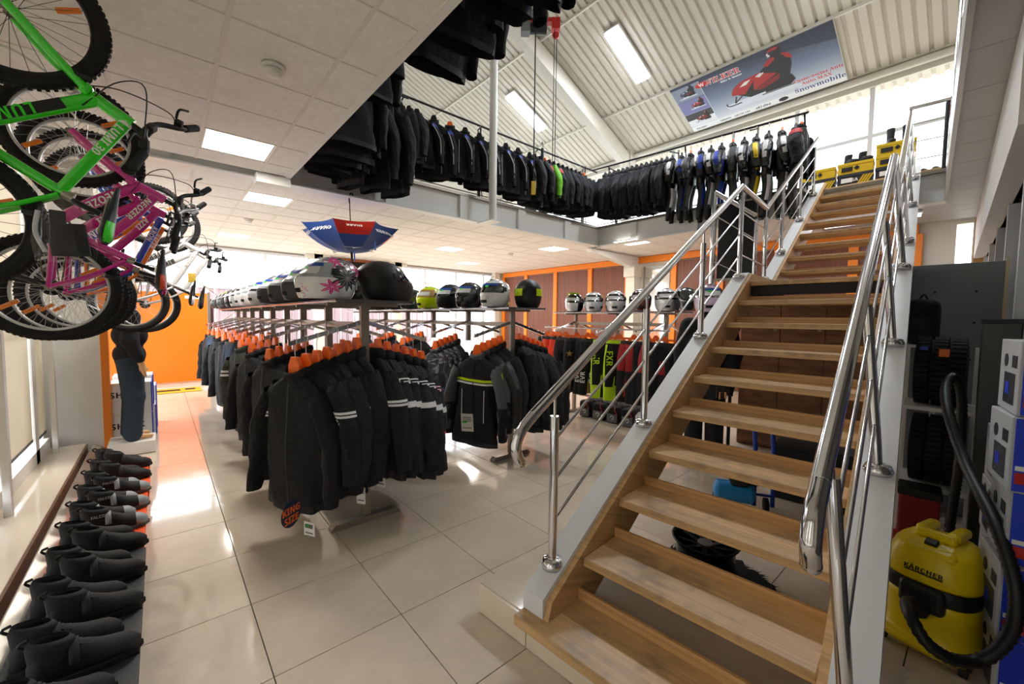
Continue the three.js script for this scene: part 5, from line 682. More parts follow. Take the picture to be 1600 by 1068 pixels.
bicycle('white bicycle with black lettering hanging near the mannequin', [-0.22, 1.72, -5.55], [0.2, 0.98], { c: 0xe8e8ea, text: 'STERN', tm: M.black, turn: 0.5 });
bicycle('white bicycle with a yellow tag next to the mannequin', [-0.12, 1.7, -5.95], [0.22, 0.97], { c: 0xdedfe0, text: 'BIKE', tm: M.black, turn: 0.4, sadc: M.dark });
{ // rail with hooks carrying the wheels
  const t = thing('bicycle_rack', 'white tubular wall rack with hooks carrying the bicycles', 'rack', [0, 0, 0]); part(t, 'rail', rod([-0.78, 2.98, -1.8], [-0.78, 2.98, -6.5], 0.022, 0.022, 12), M.white); part(t, 'rail', rod([-0.82, 1.55, -1.8], [-0.82, 1.55, -6.5], 0.02, 0.02, 12), M.white);
  for (const z of [-1.9, -3.1, -4.6, -6.4]) part(t, 'upright', B(-0.9, -0.86, 0.11, 3.2, z - 0.03, z + 0.03), M.white); for (const z of [-1.9, -3.1, -4.6, -6.4]) part(t, 'bracket', mg(rod([-0.88, 2.98, z], [-0.78, 2.98, z], 0.012), rod([-0.88, 1.55, z], [-0.82, 1.55, z], 0.012)), M.white);
  for (const [z, x, y] of [[-2.7, -0.44, 3.11], [-3.5, -0.36, 2.86], [-3.95, -0.36, 2.86], [-4.4, -0.37, 2.87], [-4.8, -0.37, 2.87], [-5.55, -0.05, 2.82], [-5.95, 0.08, 2.82]]) part(t, 'hook', tube([[-0.78, 2.99, z], [lerp(-0.78, x, 0.5), 3.0, z + 0.02], [x - 0.03, y + 0.02, z + 0.03], [x, y - 0.02, z + 0.02], [x + 0.03, y + 0.01, z - 0.02]], 0.007, 20, 6), M.white);
}
{ // plastic bag of spare parts on the green bicycle
  const t = thing('plastic_bag', 'clear plastic bag of dark spare parts tied to the green bicycle', 'bag', [-0.3, 1.98, -2.62], 0.1);
  part(t, 'film', surf((u, v) => { const a = u * Math.PI * 2, w = ramp(v, [[0, 0.09], [0.3, 0.1], [0.8, 0.075], [1, 0.02]]); return [w * Math.cos(a) * (1 + 0.06 * Math.sin(5 * a)), -0.17 + 0.28 * v, 0.03 * ramp(v, [[0, 0.3], [0.3, 1], [1, 0.3]]) * Math.sin(a)]; }, 18, 10), phys(0xffffff, 0.05, { transmission: 1, thickness: 0 })); part(t, 'spare_parts', mg(rb(0.12, 0.14, 0.02, 0.006, 0.01, -0.07, 0, 0, 0, 0.1), rb(0.05, 0.06, 0.024, 0.006, -0.02, 0.02, 0)), M.dark); part(t, 'grey_strip', tube([[-0.075, 0.04, 0], [-0.085, -0.05, 0], [-0.06, -0.13, 0]], 0.009, 12, 6), M.piping);
}
// ---------- mannequins ----------
const { MarchingCubes } = await import('three/addons/objects/MarchingCubes.js');
function blob(bones, res, c, h, k = 0.03) { // bones: [x,y,z,r, x,y,z,r] tapered capsules joined by a smooth minimum
  const mc = new MarchingCubes(res, M.black, false, false, 120000); mc.isolation = 0; const n = res, f = mc.field;
  for (let z = 0; z < n; z++) for (let y = 0; y < n; y++) for (let x = 0; x < n; x++) {
    const px = c[0] + h * (x - n / 2) / (n / 2), py = c[1] + h * (y - n / 2) / (n / 2), pz = c[2] + h * (z - n / 2) / (n / 2); let d = 1e3;
    for (const b of bones) { const ax = px - b[0], ay = py - b[1], az = pz - b[2], bx_ = b[4] - b[0], by = b[5] - b[1], bz = b[6] - b[2], t = clamp((ax * bx_ + ay * by + az * bz) / (bx_ * bx_ + by * by + bz * bz + 1e-9)); const q = Math.hypot(ax - bx_ * t, ay - by * t, az - bz * t) - lerp(b[3], b[7], t), hh = clamp(0.5 + 0.5 * (d - q) / k); d = lerp(d, q, hh) - k * hh * (1 - hh); }
    f[x + y * n + z * n * n] = -d;
  }
  mc.update(); const N = mc.count, g = new THREE.BufferGeometry(); const p = mc.positionArray.slice(0, N * 3); for (let i = 0; i < N * 3; i++) p[i] = p[i] * h + c[i % 3];
  g.setAttribute('position', new THREE.BufferAttribute(p, 3)); g.setAttribute('normal', new THREE.BufferAttribute(mc.normalArray.slice(0, N * 3), 3)); g.setAttribute('uv', new THREE.BufferAttribute(new Float32Array(N * 2), 2)); return g;
}
const hands = (s, wx, wy, wz) => [[wx, wy, wz, 0.026, wx + 0.01, wy - 0.07, wz, 0.03], ...[-0.024, -0.008, 0.008, 0.024].map((d, i) => [wx + 0.01, wy - 0.08, wz + d, 0.011, wx + 0.03, wy - 0.165 + Math.abs(i - 1.5) * 0.012, wz + d * 1.2, 0.009]), [wx + 0.02, wy - 0.03, wz + s * -0.02, 0.013, wx + 0.06, wy - 0.09, wz + s * -0.03, 0.01]];
function mannequin(label, pos, turn, skin, top, legs, helmetOn) { // faces +x
  const t = thing('mannequin', label, 'mannequin', pos, turn);
  const body = mg(blob([[0, 0.95, 0, 0.12, 0.01, 1.2, 0, 0.12], [0.01, 1.2, 0, 0.13, 0, 1.42, 0, 0.11], [0, 1.42, -0.15, 0.06, 0, 1.42, 0.15, 0.06], [0, 1.45, 0, 0.055, 0.01, 1.6, 0, 0.05], ...[-1, 1].flatMap((s) => [[0, 0.92, s * 0.09, 0.1, 0.02, 0.5, s * 0.1, 0.062], [0.02, 0.5, s * 0.1, 0.06, -0.01, 0.08, s * 0.1, 0.038], [-0.03, 0.045, s * 0.1, 0.04, 0.15, 0.025, s * 0.11, 0.024], [0, 1.42, s * 0.18, 0.055, -0.02, 1.15, s * 0.23, 0.042], [-0.02, 1.15, s * 0.23, 0.04, 0.06, 0.92, s * 0.24, 0.028], ...hands(s, 0.07, 0.9, s * 0.24)])], 72, [0, 0.82, 0], 0.95),
    blob([[0, 1.56, 0, 0.05, 0.005, 1.64, 0, 0.048], [-0.02, 1.74, 0, 0.088, 0.01, 1.76, 0, 0.085], [0.03, 1.68, 0, 0.06, 0.045, 1.66, 0, 0.05], [0.085, 1.71, 0, 0.014, 0.105, 1.69, 0, 0.014], [0.075, 1.725, 0.03, 0.014, 0.075, 1.725, -0.03, 0.014], [0, 1.7, 0.085, 0.02, -0.01, 1.73, 0.088, 0.016], [0, 1.7, -0.085, 0.02, -0.01, 1.73, -0.088, 0.016], [0.078, 1.655, 0.015, 0.01, 0.078, 1.655, -0.015, 0.01]], 56, [0, 1.7, 0], 0.2, 0.02));
  const b = part(t, 'body', body, skin);
  part(b, 'jacket', blob([[0, 0.98, -0.05, 0.14, 0.0, 0.98, 0.05, 0.14], [0.01, 1.2, -0.04, 0.155, 0.01, 1.2, 0.04, 0.155], [0, 1.4, -0.14, 0.085, 0, 1.4, 0.14, 0.085], [0, 1.5, 0, 0.078, 0.01, 1.53, 0, 0.07], ...[-1, 1].flatMap((s) => [[0, 1.42, s * 0.18, 0.085, -0.02, 1.15, s * 0.25, 0.075], [-0.02, 1.15, s * 0.25, 0.072, 0.05, 0.95, s * 0.25, 0.055]])], 64, [0, 1.22, 0], 0.48, 0.04), top);
  part(b, 'trousers', blob([[0, 0.95, -0.05, 0.125, 0, 0.95, 0.05, 0.125], ...[-1, 1].flatMap((s) => [[0, 0.9, s * 0.085, 0.115, 0.02, 0.5, s * 0.1, 0.09], [0.02, 0.5, s * 0.1, 0.088, -0.01, 0.07, s * 0.1, 0.085]])], 64, [0, 0.53, 0], 0.56, 0.03), legs);
  return t;
}
const skinM = mat(0xd9a877, 0.45);
mannequin('mannequin in a black jacket and dark jeans standing on a white plinth', [-0.28, 0.15, -6.42], 0.15, skinM, M.fabric, mat(0x2b3a4a, 0.9), false);
single('plinth', 'low white plinth under the mannequin in jeans', 'plinth', rb(0.4, 0.14, 0.4, 0.006, -0.28, 0.075, -6.42), M.white);
{ const m = mannequin('mannequin in a black suit wearing a flowered helmet behind the stairs', [4.6, 0.0, -2.02], 3.4, M.black, M.fabric, M.fabric2, true); m.scale.setScalar(1.08);
  helmet([4.6, 1.68, -2.02], 3.6, 'lilac', 'white and lilac flowered helmet on the mannequin behind the stairs', { film: 1, flash: mat(0xd0408a, 0.4), sticker: 1, s: 1.2 });
  for (const d of [-0.11, 0.11]) { const b = thing('boot', 'black riding boot of the mannequin behind the stairs', 'boot', [4.58, 0, -2.02 + d], 3.4, 'boots of the suited mannequin'); part(b, 'upper', bootGeo(0.3, 0.36, 0.15), M.leather); part(b, 'sole', bx(0.34, 0.02, 0.12, 0.01, 0.01, 0), M.rubber); }
  const g = thing('glove', 'glove with pale orange finger stripes held at the suited mannequin side', 'glove', [4.36, 0.92, -1.75], 0.4); part(g, 'palm', rb(0.04, 0.12, 0.1, 0.015, 0, 0, 0), M.black); for (let i = 0; i < 4; i++) part(g, 'finger', rod([0, -0.05, -0.035 + i * 0.024], [-0.01, -0.14 + Math.abs(i - 1.5) * 0.012, -0.04 + i * 0.027], 0.012, 0.01, 8), i % 2 ? mat(0xd99a6a, 0.7) : M.black); part(g, 'thumb', rod([0, 0.01, 0.05], [-0.02, -0.05, 0.085], 0.013, 0.01, 8), M.black); }
// ---------- far left: orange partition, mat, helmet boxes ----------
{
  const p = thing('partition', 'tall orange partition panel with grey side post', 'partition', [0, 0, -11.5]); part(p, 'panel', rb(1.75, 1.95, 0.04, 0.005, -0.06, 1.1, 0), mat(0xf57200, 0.4)); part(p, 'side_post', B(0.82, 0.87, 0, 2.1, -0.03, 0.03), M.steel); part(p, 'dark_edge', B(0.875, 0.93, 0.1, 1.95, -0.2, -0.03), mat(0x3a1c22, 0.7)); part(p, 'notice', bx(0.25, 0.06, 0.003, 0.55, 1.98, 0.022), M.paper); part(p, 'foot', mg(B(0.68, 0.7, 0, 0.15, -0.02, 0.02), B(-0.7, -0.68, 0, 0.15, -0.02, 0.02)), M.steel);
  const m = thing('door_mat', 'yellow mat with black print in front of the orange partition', 'mat', [0.18, 0.002, -11.0]); part(m, 'mat', rb(0.9, 0.012, 0.6, 0.004, 0, 0.007, 0), mat(0xc9a013, 0.8)); part(m, 'print', mg(B(-0.35, 0.1, 0.013, 0.015, -0.1, 0.1), B(0.18, 0.35, 0.013, 0.015, -0.15, 0.05)), M.black);
  const hb = (x, y, z, w, h, d, label, text) => { const t = thing('helmet_box', label, 'box', [x, y, z]); part(t, 'box', rb(w, h - 0.002, d, 0.004, 0, h / 2, 0), mat(0xe4e4e4, 0.6)); part(t, 'blue_side', rb(0.012, h - 0.01, d + 0.004, 0.003, w / 2 + 0.003, h / 2, 0), M.blue); if (text) part(t, 'lettering', txt(text, 0.07, 0.002).translate(-0.02, h * 0.62, d / 2 + 0.001), M.black); part(t, 'blue_mark', bx(0.1, 0.07, 0.002, 0.05, h * 0.3, d / 2 + 0.001), M.blue); };
  hb(-0.31, 0, -6.95, 0.4, 0.38, 0.36, 'white helmet box lettered SHARK directly behind the plinth', 'SHARK'); hb(-0.31, 0.38, -6.95, 0.4, 0.38, 0.36, 'white helmet box stacked on the one behind the plinth', 'SHARK'); hb(-0.28, 0, -7.35, 0.4, 0.4, 0.36, 'lower helmet box in the second stack behind the mannequin', 'SHARK'); hb(-0.29, 0.4, -7.35, 0.38, 0.4, 0.36, 'upper helmet box in the second stack behind the mannequin', 'SHARK'); hb(-0.3, 0, -7.8, 0.45, 0.6, 0.4, 'large helmet box at the back of the white and blue stack', ''); hb(-0.76, 0.0, -7.1, 0.36, 0.36, 0.36, 'helmet box in the niche by the orange edge', 'SHARK'); hb(-0.76, 0.36, -7.1, 0.36, 0.36, 0.36, 'helmet box stacked in the niche by the orange edge', 'SHARK');
  const s = thing('wall_display', 'brown framed board crowded with small dark goods before the back windows', 'display board', [4.45, 2.35, -12.0]); part(s, 'frame', mg(B(-1.1, 1.1, 0.82, 0.9, -0.03, 0.03), B(-1.1, -1.04, -0.2, 0.9, -0.03, 0.03), B(1.04, 1.1, -0.2, 0.9, -0.03, 0.03), B(-1.1, 1.1, -0.2, -0.14, -0.03, 0.03)), mat(0x8a4a22, 0.6)); part(s, 'board', B(-1.05, 1.05, -0.15, 0.83, -0.02, 0), mat(0x2a2018, 0.9));
  const gm = [M.dark, M.fabric3, mat(0x4a3a30, 0.8), mat(0x2f5a2a, 0.7), M.grey, mat(0x6a2a28, 0.7)], glove = mg(rb(0.07, 0.09, 0.03, 0.01, 0, -0.05, 0), ...[-0.024, -0.008, 0.008, 0.024].map((d) => bx(0.013, 0.07, 0.015, d, -0.12, 0)), bx(0.014, 0.05, 0.015, 0.045, -0.06, 0, 0, 0, 0.5));
  for (let i = 0; i < 17; i++) for (let j = 0; j < 5; j++) { const c = new THREE.Mesh(glove, gm[Math.floor(rnd() * 6) % (rnd() > 0.75 ? 6 : 2)]); c.name = nm('hanging_glove'); c.position.set(4.45 - 0.98 + i * 0.122 + rr(-0.02, 0.02), 3.13 - j * 0.185, -11.965); c.rotation.z = rr(-0.15, 0.15); c.userData = { label: `small glove in the ${ord(j + 1)} row, ${ord(i + 1)} along the brown framed board`, category: 'glove', group: 'gloves on the brown framed board' }; scene.add(c); }
}
// ---------- shoes on their boxes ----------
{
  const or = mat(0xff5a14, 0.55), dk = mat(0x26282c, 0.5), capG = surf((u, v) => { const a = u * Math.PI * 2, t = lerp(0.8, 1, v), W = ramp(t, [[0.65, 1], [0.88, 0.95], [0.96, 0.7], [1, 0.3]]) * 0.056, H = ramp(t, [[0.65, 0.09], [0.9, 0.072], [1, 0.045]]); return [lerp(-0.15, 0.185, t) * 0.99 + 0.002, Math.max(0.018, H * 0.5 + H * 0.53 * Math.sin(a)) + 0.004, W * 1.04 * Math.cos(a)]; }, 14, 5);
  const shoeG = (() => { const f = surf((u, v) => { const a = u * Math.PI * 2, t = v; const W = ramp(t, [[0, 0.4], [0.06, 0.8], [0.35, 0.75], [0.65, 1], [0.88, 0.95], [0.96, 0.7], [1, 0.3]]) * 0.056, H = ramp(t, [[0, 0.09], [0.06, 0.14], [0.28, 0.15], [0.4, 0.13], [0.65, 0.09], [0.9, 0.072], [1, 0.045]]); return [lerp(-0.15, 0.185, t), Math.max(0.016, H * 0.5 + H * 0.5 * Math.sin(a)) + 0.004, W * Math.cos(a)]; }, 16, 16); const cuff = surf((u, v) => { const a = u * Math.PI * 2, up = v < 0.5 ? v * 2 : (1 - v) * 2, r = v < 0.5 ? 1 : 0.8; return [-0.075 - 0.01 * up + r * 0.07 * Math.cos(a), 0.09 + 0.085 * up + 0.012 * Math.cos(a) * up * -1, r * 0.044 * Math.sin(a)]; }, 16, 8); return mg(f, cuff); })();
  const soleG = extr([[-0.155, -0.03], [-0.12, -0.042], [0.03, -0.046], [0.1, -0.056], [0.165, -0.035], [0.19, 0], [0.165, 0.035], [0.1, 0.056], [0.03, 0.046], [-0.12, 0.042], [-0.155, 0.03]], 0.02, 0.003).rotateX(-Math.PI / 2).translate(0, 0.003, 0), laces = mg(...[0, 1, 2, 3, 4].map((i) => bx(0.008, 0.006, 0.05, 0.0 + i * 0.022, 0.118 - i * 0.011, 0, 0, 0, -0.4))), strapG = new THREE.TorusGeometry(0.055, 0.009, 6, 20, Math.PI).scale(1, 1, 2).rotateY(Math.PI / 2).translate(-0.02, 0.075, 0), tabG = tube([[-0.135, 0.15, -0.008], [-0.165, 0.185, 0], [-0.14, 0.195, 0.004]], 0.006, 10, 5), logo = txt('FALCON', 0.016, 0.002);
  const shoeM = mat(0x17181b, 0.75, { bumpMap: weave, bumpScale: 0.0012 }), greyM = mat(0x9aa0a4, 0.6), greyD = mat(0x5c6166, 0.6);
  const shoe = (pos, turn, kind, label, group) => { const t = thing('shoe', label, 'shoe', pos, turn, group); t.scale.set(0.98, 1.1, 1); part(t, 'upper', shoeG, shoeM); part(t, 'sole', soleG, kind === 2 ? greyD : M.rubber); part(t, 'laces', laces, M.black); part(t, 'ankle_strap', strapG, kind === 2 ? greyM : M.dark); part(t, 'pull_tab', tabG, M.black); if (kind === 2) { part(t, 'toe_cap', capG, greyM); part(t, 'side_logo', mg(logo.clone().translate(-0.06, 0.13, 0.047)), M.piping); } };
  const box = (z, c, y, label, w = 0.4, d = 0.3, h = 0.115, turn = 0) => { const t = thing('shoe_box', label, 'shoe box', [-0.325, y, z], turn); part(t, 'box', rb(w, h - 0.03, d, 0.003, 0, (h - 0.03) / 2, 0), c); part(t, 'lid', rb(w + 0.012, 0.04, d + 0.012, 0.003, 0, h - 0.02, 0), c); if (c === or) part(t, 'lettering', mg(txt('KING', 0.05, 0.002, 0.2).translate(0.1, h * 0.42, d / 2 + 0.007), txt('KING', 0.05, 0.002, 0.2).rotateX(-Math.PI / 2).translate(0.12, h + 0.001, d / 2 - 0.05)), M.black); };
  const O = (a, b) => `${a} shoe box ${b}`;
  box(-5.45, or, 0, O('orange', 'furthest along the shoe row by the plinth')); box(-5.1, or, 0, O('orange', 'second in the row from the plinth'), 0.4, 0.3, 0.115, 0.06); box(-4.72, or, 0, O('orange', 'third in the row from the plinth'), 0.42); box(-4.36, or, 0, O('orange', 'under the first grey-toed shoes')); box(-4.0, or, 0, O('orange', 'under the middle grey-toed shoes'), 0.4, 0.32); box(-3.63, or, 0, O('orange', 'next to the black shoe boxes'), 0.4, 0.32);
  ['next to the orange ones', 'second in the black part of the row', 'third in the black part of the row', 'fourth in the black part of the row', 'at the near end of the shoe row'].forEach((s, i) => box(-3.24 - -i * 0.36, dk, 0, O('black', s), 0.42, 0.33, 0.12));
  const rows = [[-5.42, 0], [-5.28, 0], [-5.05, 0], [-4.9, 0], [-4.68, 2], [-4.52, 2], [-4.32, 2], [-4.16, 2], [-3.98, 2], [-3.8, 2], [-3.62, 0], [-3.46, 0], [-3.24, 0], [-3.08, 0], [-2.88, 0], [-2.72, 0], [-2.52, 0], [-2.36, 0], [-2.14, 0], [-1.98, 0]];
  rows.forEach(([z, k], i) => shoe([-0.335 + (i % 2 ? 0.05 : -0.02), 0.116 + (z > -3.45 ? 0.006 : 0), z], rr(-0.12, 0.12) + 0.06, k, `${k ? 'black shoe with grey toe cap' : 'all black shoe'}, ${ord(i + 1)} in the shoe row from the plinth`, k ? 'grey-toed shoes' : z < -3.6 ? 'black shoes on orange boxes' : 'black shoes on black boxes'));
}
// ---------- beside the stairs: vacuum cleaner, boxes, tyres, board ----------
{
  const yl = mat(0xf2d400, 0.35), bk = mat(0x131313, 0.5), v = thing('vacuum_cleaner', 'yellow and black wet and dry vacuum cleaner with a long hose', 'vacuum cleaner', [2.86, 0, -0.1], 2.95); // front towards +x of the thing
  const sq = (r, y, k = 0.88) => (a) => { const c = Math.cos(a), s = Math.sin(a), q = (Math.abs(c) ** 3 + Math.abs(s) ** 3) ** (-1 / 3); return [r * q * c, y, r * k * q * s]; };
  const prof = (pts, k) => surf((u, vv) => { const i = Math.min(pts.length - 2, Math.floor(vv * (pts.length - 1))), t = vv * (pts.length - 1) - i; return sq(lerp(pts[i][0], pts[i + 1][0], t), lerp(pts[i][1], pts[i + 1][1], t), k)(u * Math.PI * 2); }, 40, (pts.length - 1) * 2);
  part(v, 'drum', prof([[0.0, 0.055], [0.205, 0.055], [0.215, 0.075], [0.215, 0.095], [0.185, 0.115], [0.178, 0.2], [0.182, 0.34], [0.0, 0.34]]), yl);
  part(v, 'black_band', prof([[0.0, 0.32], [0.19, 0.32], [0.198, 0.335], [0.198, 0.385], [0.188, 0.4], [0, 0.4]]), bk);
  part(v, 'inlet_housing', mg(rb(0.06, 0.13, 0.16, 0.025, 0.185, 0.33, 0), rod([0.19, 0.3, 0], [0.25, 0.28, 0], 0.045, 0.04, 16)), bk);
  const head = part(v, 'motor_head', prof([[0.0, 0.395], [0.19, 0.395], [0.195, 0.42], [0.188, 0.48], [0.165, 0.54], [0.13, 0.57], [0.07, 0.582], [0, 0.585]]), yl);
  part(head, 'raised_front', rb(0.13, 0.08, 0.2, 0.03, 0.095, 0.535, 0, 0, 0, -0.3), yl); part(v, 'carry_handle', mg(rb(0.2, 0.05, 0.05, 0.02, -0.06, 0.6, 0.055, 0, 0, 0.1), rb(0.2, 0.05, 0.05, 0.02, -0.06, 0.6, -0.055, 0, 0, 0.1), rb(0.05, 0.05, 0.15, 0.02, 0.04, 0.6, 0)), yl);
  part(v, 'switch', rb(0.045, 0.02, 0.045, 0.006, 0.1, 0.582, 0.0, 0, 0, -0.3), bk); part(v, 'lettering', mg(txt('KÄRCHER', 0.022, 0.002).rotateX(-0.35).rotateY(Math.PI / 2).translate(0.19, 0.465, 0), bx(0.003, 0.006, 0.13, 0.195, 0.447, 0)), bk);
  for (const s of [-1, 1]) { part(v, 'latch', rb(0.05, 0.1, 0.03, 0.01, -0.02, 0.36, s * 0.17), bk); for (const x of [-0.14, 0.14]) { const w = part(v, 'castor', disc(0.03, 0.025, x, 0.031, s * 0.14, 'z'), bk); part(w, 'castor_fork', rb(0.03, 0.04, 0.05, 0.008, x, 0.06, s * 0.14), bk); } }
  const pts = [[2.64, 0.28, -0.15], [2.5, 0.34, -0.17], [2.4, 0.34, -0.15], [2.36, 0.28, -0.1], [2.4, 0.23, -0.03], [2.48, 0.23, 0.05], [2.5, 0.35, 0.115], [2.51, 0.52, 0.13], [2.61, 0.7, 0.085], [3.1, 0.89, -0.04], [3.37, 1.1, -0.12], [3.62, 1.22, -0.14], [3.69, 1.265, -0.12], [3.75, 1.2, -0.09], [3.78, 0.82, -0.07], [3.78, 0.3, -0.09], [3.76, 0.04, -0.1]];
  const cv = new THREE.CatmullRomCurve3(pts.map((p) => V(...p))), fr = 260, fo = cv.computeFrenetFrames(fr, false), hose = surf((u, t) => { const k = Math.round(t * fr), P = cv.getPointAt(t), a = u * Math.PI * 2, r = 0.023 + (k % 2 ? 0.003 : -0.001); return P.addScaledVector(fo.normals[k], r * Math.cos(a)).addScaledVector(fo.binormals[k], r * Math.sin(a)).toArray(); }, 10, fr);
  v.scale.y = 0.94; v.updateMatrixWorld(); hose.applyMatrix4(v.matrixWorld.clone().invert()); part(v, 'hose', hose, bk); const tail = tube([[2.95, 0.4, -0.3], [2.98, 0.25, -0.33], [3.05, 0.02, -0.42], [3.3, 0.012, -0.48], [3.6, 0.012, -0.42]], 0.004, 30, 6); tail.applyMatrix4(v.matrixWorld.clone().invert()); part(v, 'power_cord', tail, bk);
}
{ // stacked white and blue appliance boxes
  const wb = mat(0xb9bcc0, 0.6), bb = mat(0x1a3ccf, 0.55);
  const bxs = (x, y, z, turn, label, h = 0.27) => { const t = thing('appliance_box', label, 'box', [x, y, z], turn); part(t, 'box', rb(0.3, h - 0.003, 0.36, 0.004, 0.15, h / 2, 0.18), wb); part(t, 'blue_end', rb(0.006, h - 0.012, 0.35, 0.002, -0.002, h / 2, 0.185), bb); part(t, 'red_stripe', mg(bx(0.004, 0.045, 0.34, -0.006, 0.06, 0.185)), M.red); part(t, 'white_stripe', bx(0.004, 0.018, 0.34, -0.006, 0.1, 0.185), M.paper); part(t, 'printed_picture', mg(bx(0.16, 0.13, 0.002, 0.13, 0.1, -0.001)), mat(0x30343c, 0.4)); part(t, 'printed_disc', disc(0.028, 0.002, 0.2, 0.215, -0.001, 'z'), M.dark); part(t, 'printed_block', bx(0.07, 0.05, 0.002, 0.07, 0.215, -0.001), M.dark); part(t, 'blue_mark', bx(0.05, 0.05, 0.002, 0.15, 0.1, -0.0025), bb); };
  ['lowest box of the near appliance stack', 'second box from the floor in the near appliance stack', 'third box from the floor in the near appliance stack', 'fourth box from the floor in the near appliance stack', 'fifth box from the floor in the near appliance stack', 'topmost white and blue box of the near appliance stack'].forEach((s, i) => { if (i < 5) bxs(2.6 - (i % 2) * 0.02, 0.001 + i * 0.305, 0.09 + (i % 2 ? -0.004 : 0.004), 0.15 + (i % 2) * 0.03, i === 4 ? 'topmost white and blue box of the near appliance stack' : s, 0.305); });
  ['lowest box of the rear appliance stack', 'second box of the rear appliance stack', 'third box of the rear appliance stack', 'topmost box of the rear appliance stack'].forEach((s, i) => bxs(2.96, 0.001 + i * 0.27, 0.06 + (i % 2) * 0.005, 0.12, s));
}
{
  const t = thing('black_cupboard', 'tall narrow black cupboard standing behind the appliance boxes', 'cupboard', [3.56, 0, 0.055]); part(t, 'panel', rb(0.1, 1.6, 0.15, 0.01, 0, 0.81, 0.0), mat(0x0d0d0e, 0.35)); part(t, 'rim', rb(0.11, 0.03, 0.156, 0.006, 0, 1.605, 0), M.dark);
  const g = thing('grey_board', 'grey painted board with screw holes leaning beside the stairs', 'board', [4.95, 0, -0.2], 0.06); part(g, 'board', rb(0.03, 2.08, 0.54, 0.004, 0, 1.04, 0), mat(0x7b8084, 0.7)); part(g, 'edge_strip', B(-0.02, 0.02, 0, 2.1, 0.272, 0.29), mat(0xcdbf9a, 0.6)); part(g, 'screw', mg(...[[1.85, -0.1], [1.85, 0.13], [1.6, 0.13], [1.3, -0.12], [1.3, 0.12]].map(([y, z]) => disc(0.009, 0.01, -0.018, y, z, 'x', 8))), M.dark); part(g, 'door_bolt', rb(0.01, 0.09, 0.018, 0.004, -0.02, 1.55, -0.11), M.chrome);
  const tyreG = (r, w) => { const k = []; for (let i = 0; i < 40; i++) { const a = i / 40 * Math.PI * 2; for (const z of [-0.35, 0, 0.35]) { const b = a + (z ? 0.08 : 0); k.push(bx(0.03, 0.026, w * 0.28, (r + 0.006) * Math.cos(b), (r + 0.006) * Math.sin(b), z * w, 0, 0, b)); } } return mg(lathe([[r * 0.58, -w * 0.45], [r * 0.8, -w * 0.52], [r * 0.97, -w * 0.46], [r, 0], [r * 0.97, w * 0.46], [r * 0.8, w * 0.52], [r * 0.58, w * 0.45], [r * 0.62, 0], [r * 0.58, -w * 0.45]], 40).rotateX(Math.PI / 2), ...k); };
  const sh = thing('metal_shelf', 'white steel shelf frame holding tyres beside the stairs', 'shelf', [4.2, 0, -0.19], 0.05); for (const x of [-0.15, 0.25]) for (const z of [-0.19, 0.17]) part(sh, 'post', B(x - 0.012, x + 0.012, 0, 1.42, z - 0.012, z + 0.012), M.steelWhite); for (const y of [0.42, 0.98]) part(sh, 'shelf_board', B(-0.16, 0.26, y, y + 0.025, -0.2, 0.18), M.steelWhite);
  [[1.2, 'upper knobbly tyre with coloured stickers on the white shelf'], [0.62, 'lower knobbly tyre on the white shelf']].forEach(([y, l], i) => { const t2 = thing('tyre', l, 'tyre', [4.24, i ? 0.685 : 1.25, -0.2], 0); const tr = part(t2, 'rubber', tyreG(0.222, 0.25), M.rubber); if (!i) { part(t2, 'sticker', bx(0.004, 0.06, 0.05, -0.205, 0.14, 0.02, 0, 0, -0.6), mat(0xe06a1a, 0.5)); part(t2, 'sticker', bx(0.004, 0.03, 0.04, -0.19, 0.165, -0.08, 0, 0, -0.7), M.blue); } });
  const bp = thing('backpack', 'black backpack on top of the tyres by the grey board', 'backpack', [4.62, 1.42, -0.34]); part(bp, 'body', rb(0.22, 0.36, 0.2, 0.07, 0, 0.18, 0), M.fabric2); part(bp, 'pocket', rb(0.06, 0.18, 0.16, 0.03, -0.12, 0.13, 0), M.fabric3); part(bp, 'loop', tube([[0, 0.34, -0.03], [0, 0.4, 0], [0, 0.34, 0.03]], 0.008, 10, 6), M.black); part(bp, 'support_board', B(-0.12, 0.13, -0.02, 0.0, -0.1, 0.1), M.steelWhite);
  for (const [x, z] of [[-0.1, -0.09], [0.11, -0.09], [-0.1, 0.09], [0.11, 0.09]]) part(bp, 'support_leg', B(x - 0.01, x + 0.01, -1.42, -0.02, z - 0.01, z + 0.01), M.steelWhite);
  const rd = thing('red_trolley', 'dark red tool trolley standing under the tyre shelf', 'trolley', [3.98, 0, -0.25], 0.1); part(rd, 'body', rb(0.2, 0.34, 0.2, 0.012, 0, 0.24, 0), mat(0x8a1212, 0.5)); part(rd, 'base', rb(0.3, 0.06, 0.24, 0.01, -0.03, 0.06, 0), mat(0x9a1414, 0.5)); part(rd, 'top_tray', rb(0.22, 0.05, 0.22, 0.01, 0, 0.43, 0), M.black); for (const x of [-0.12, 0.08]) for (const z of [-0.09, 0.09]) part(rd, 'wheel', disc(0.025, 0.02, x, 0.026, z, 'z'), M.rubber);
}
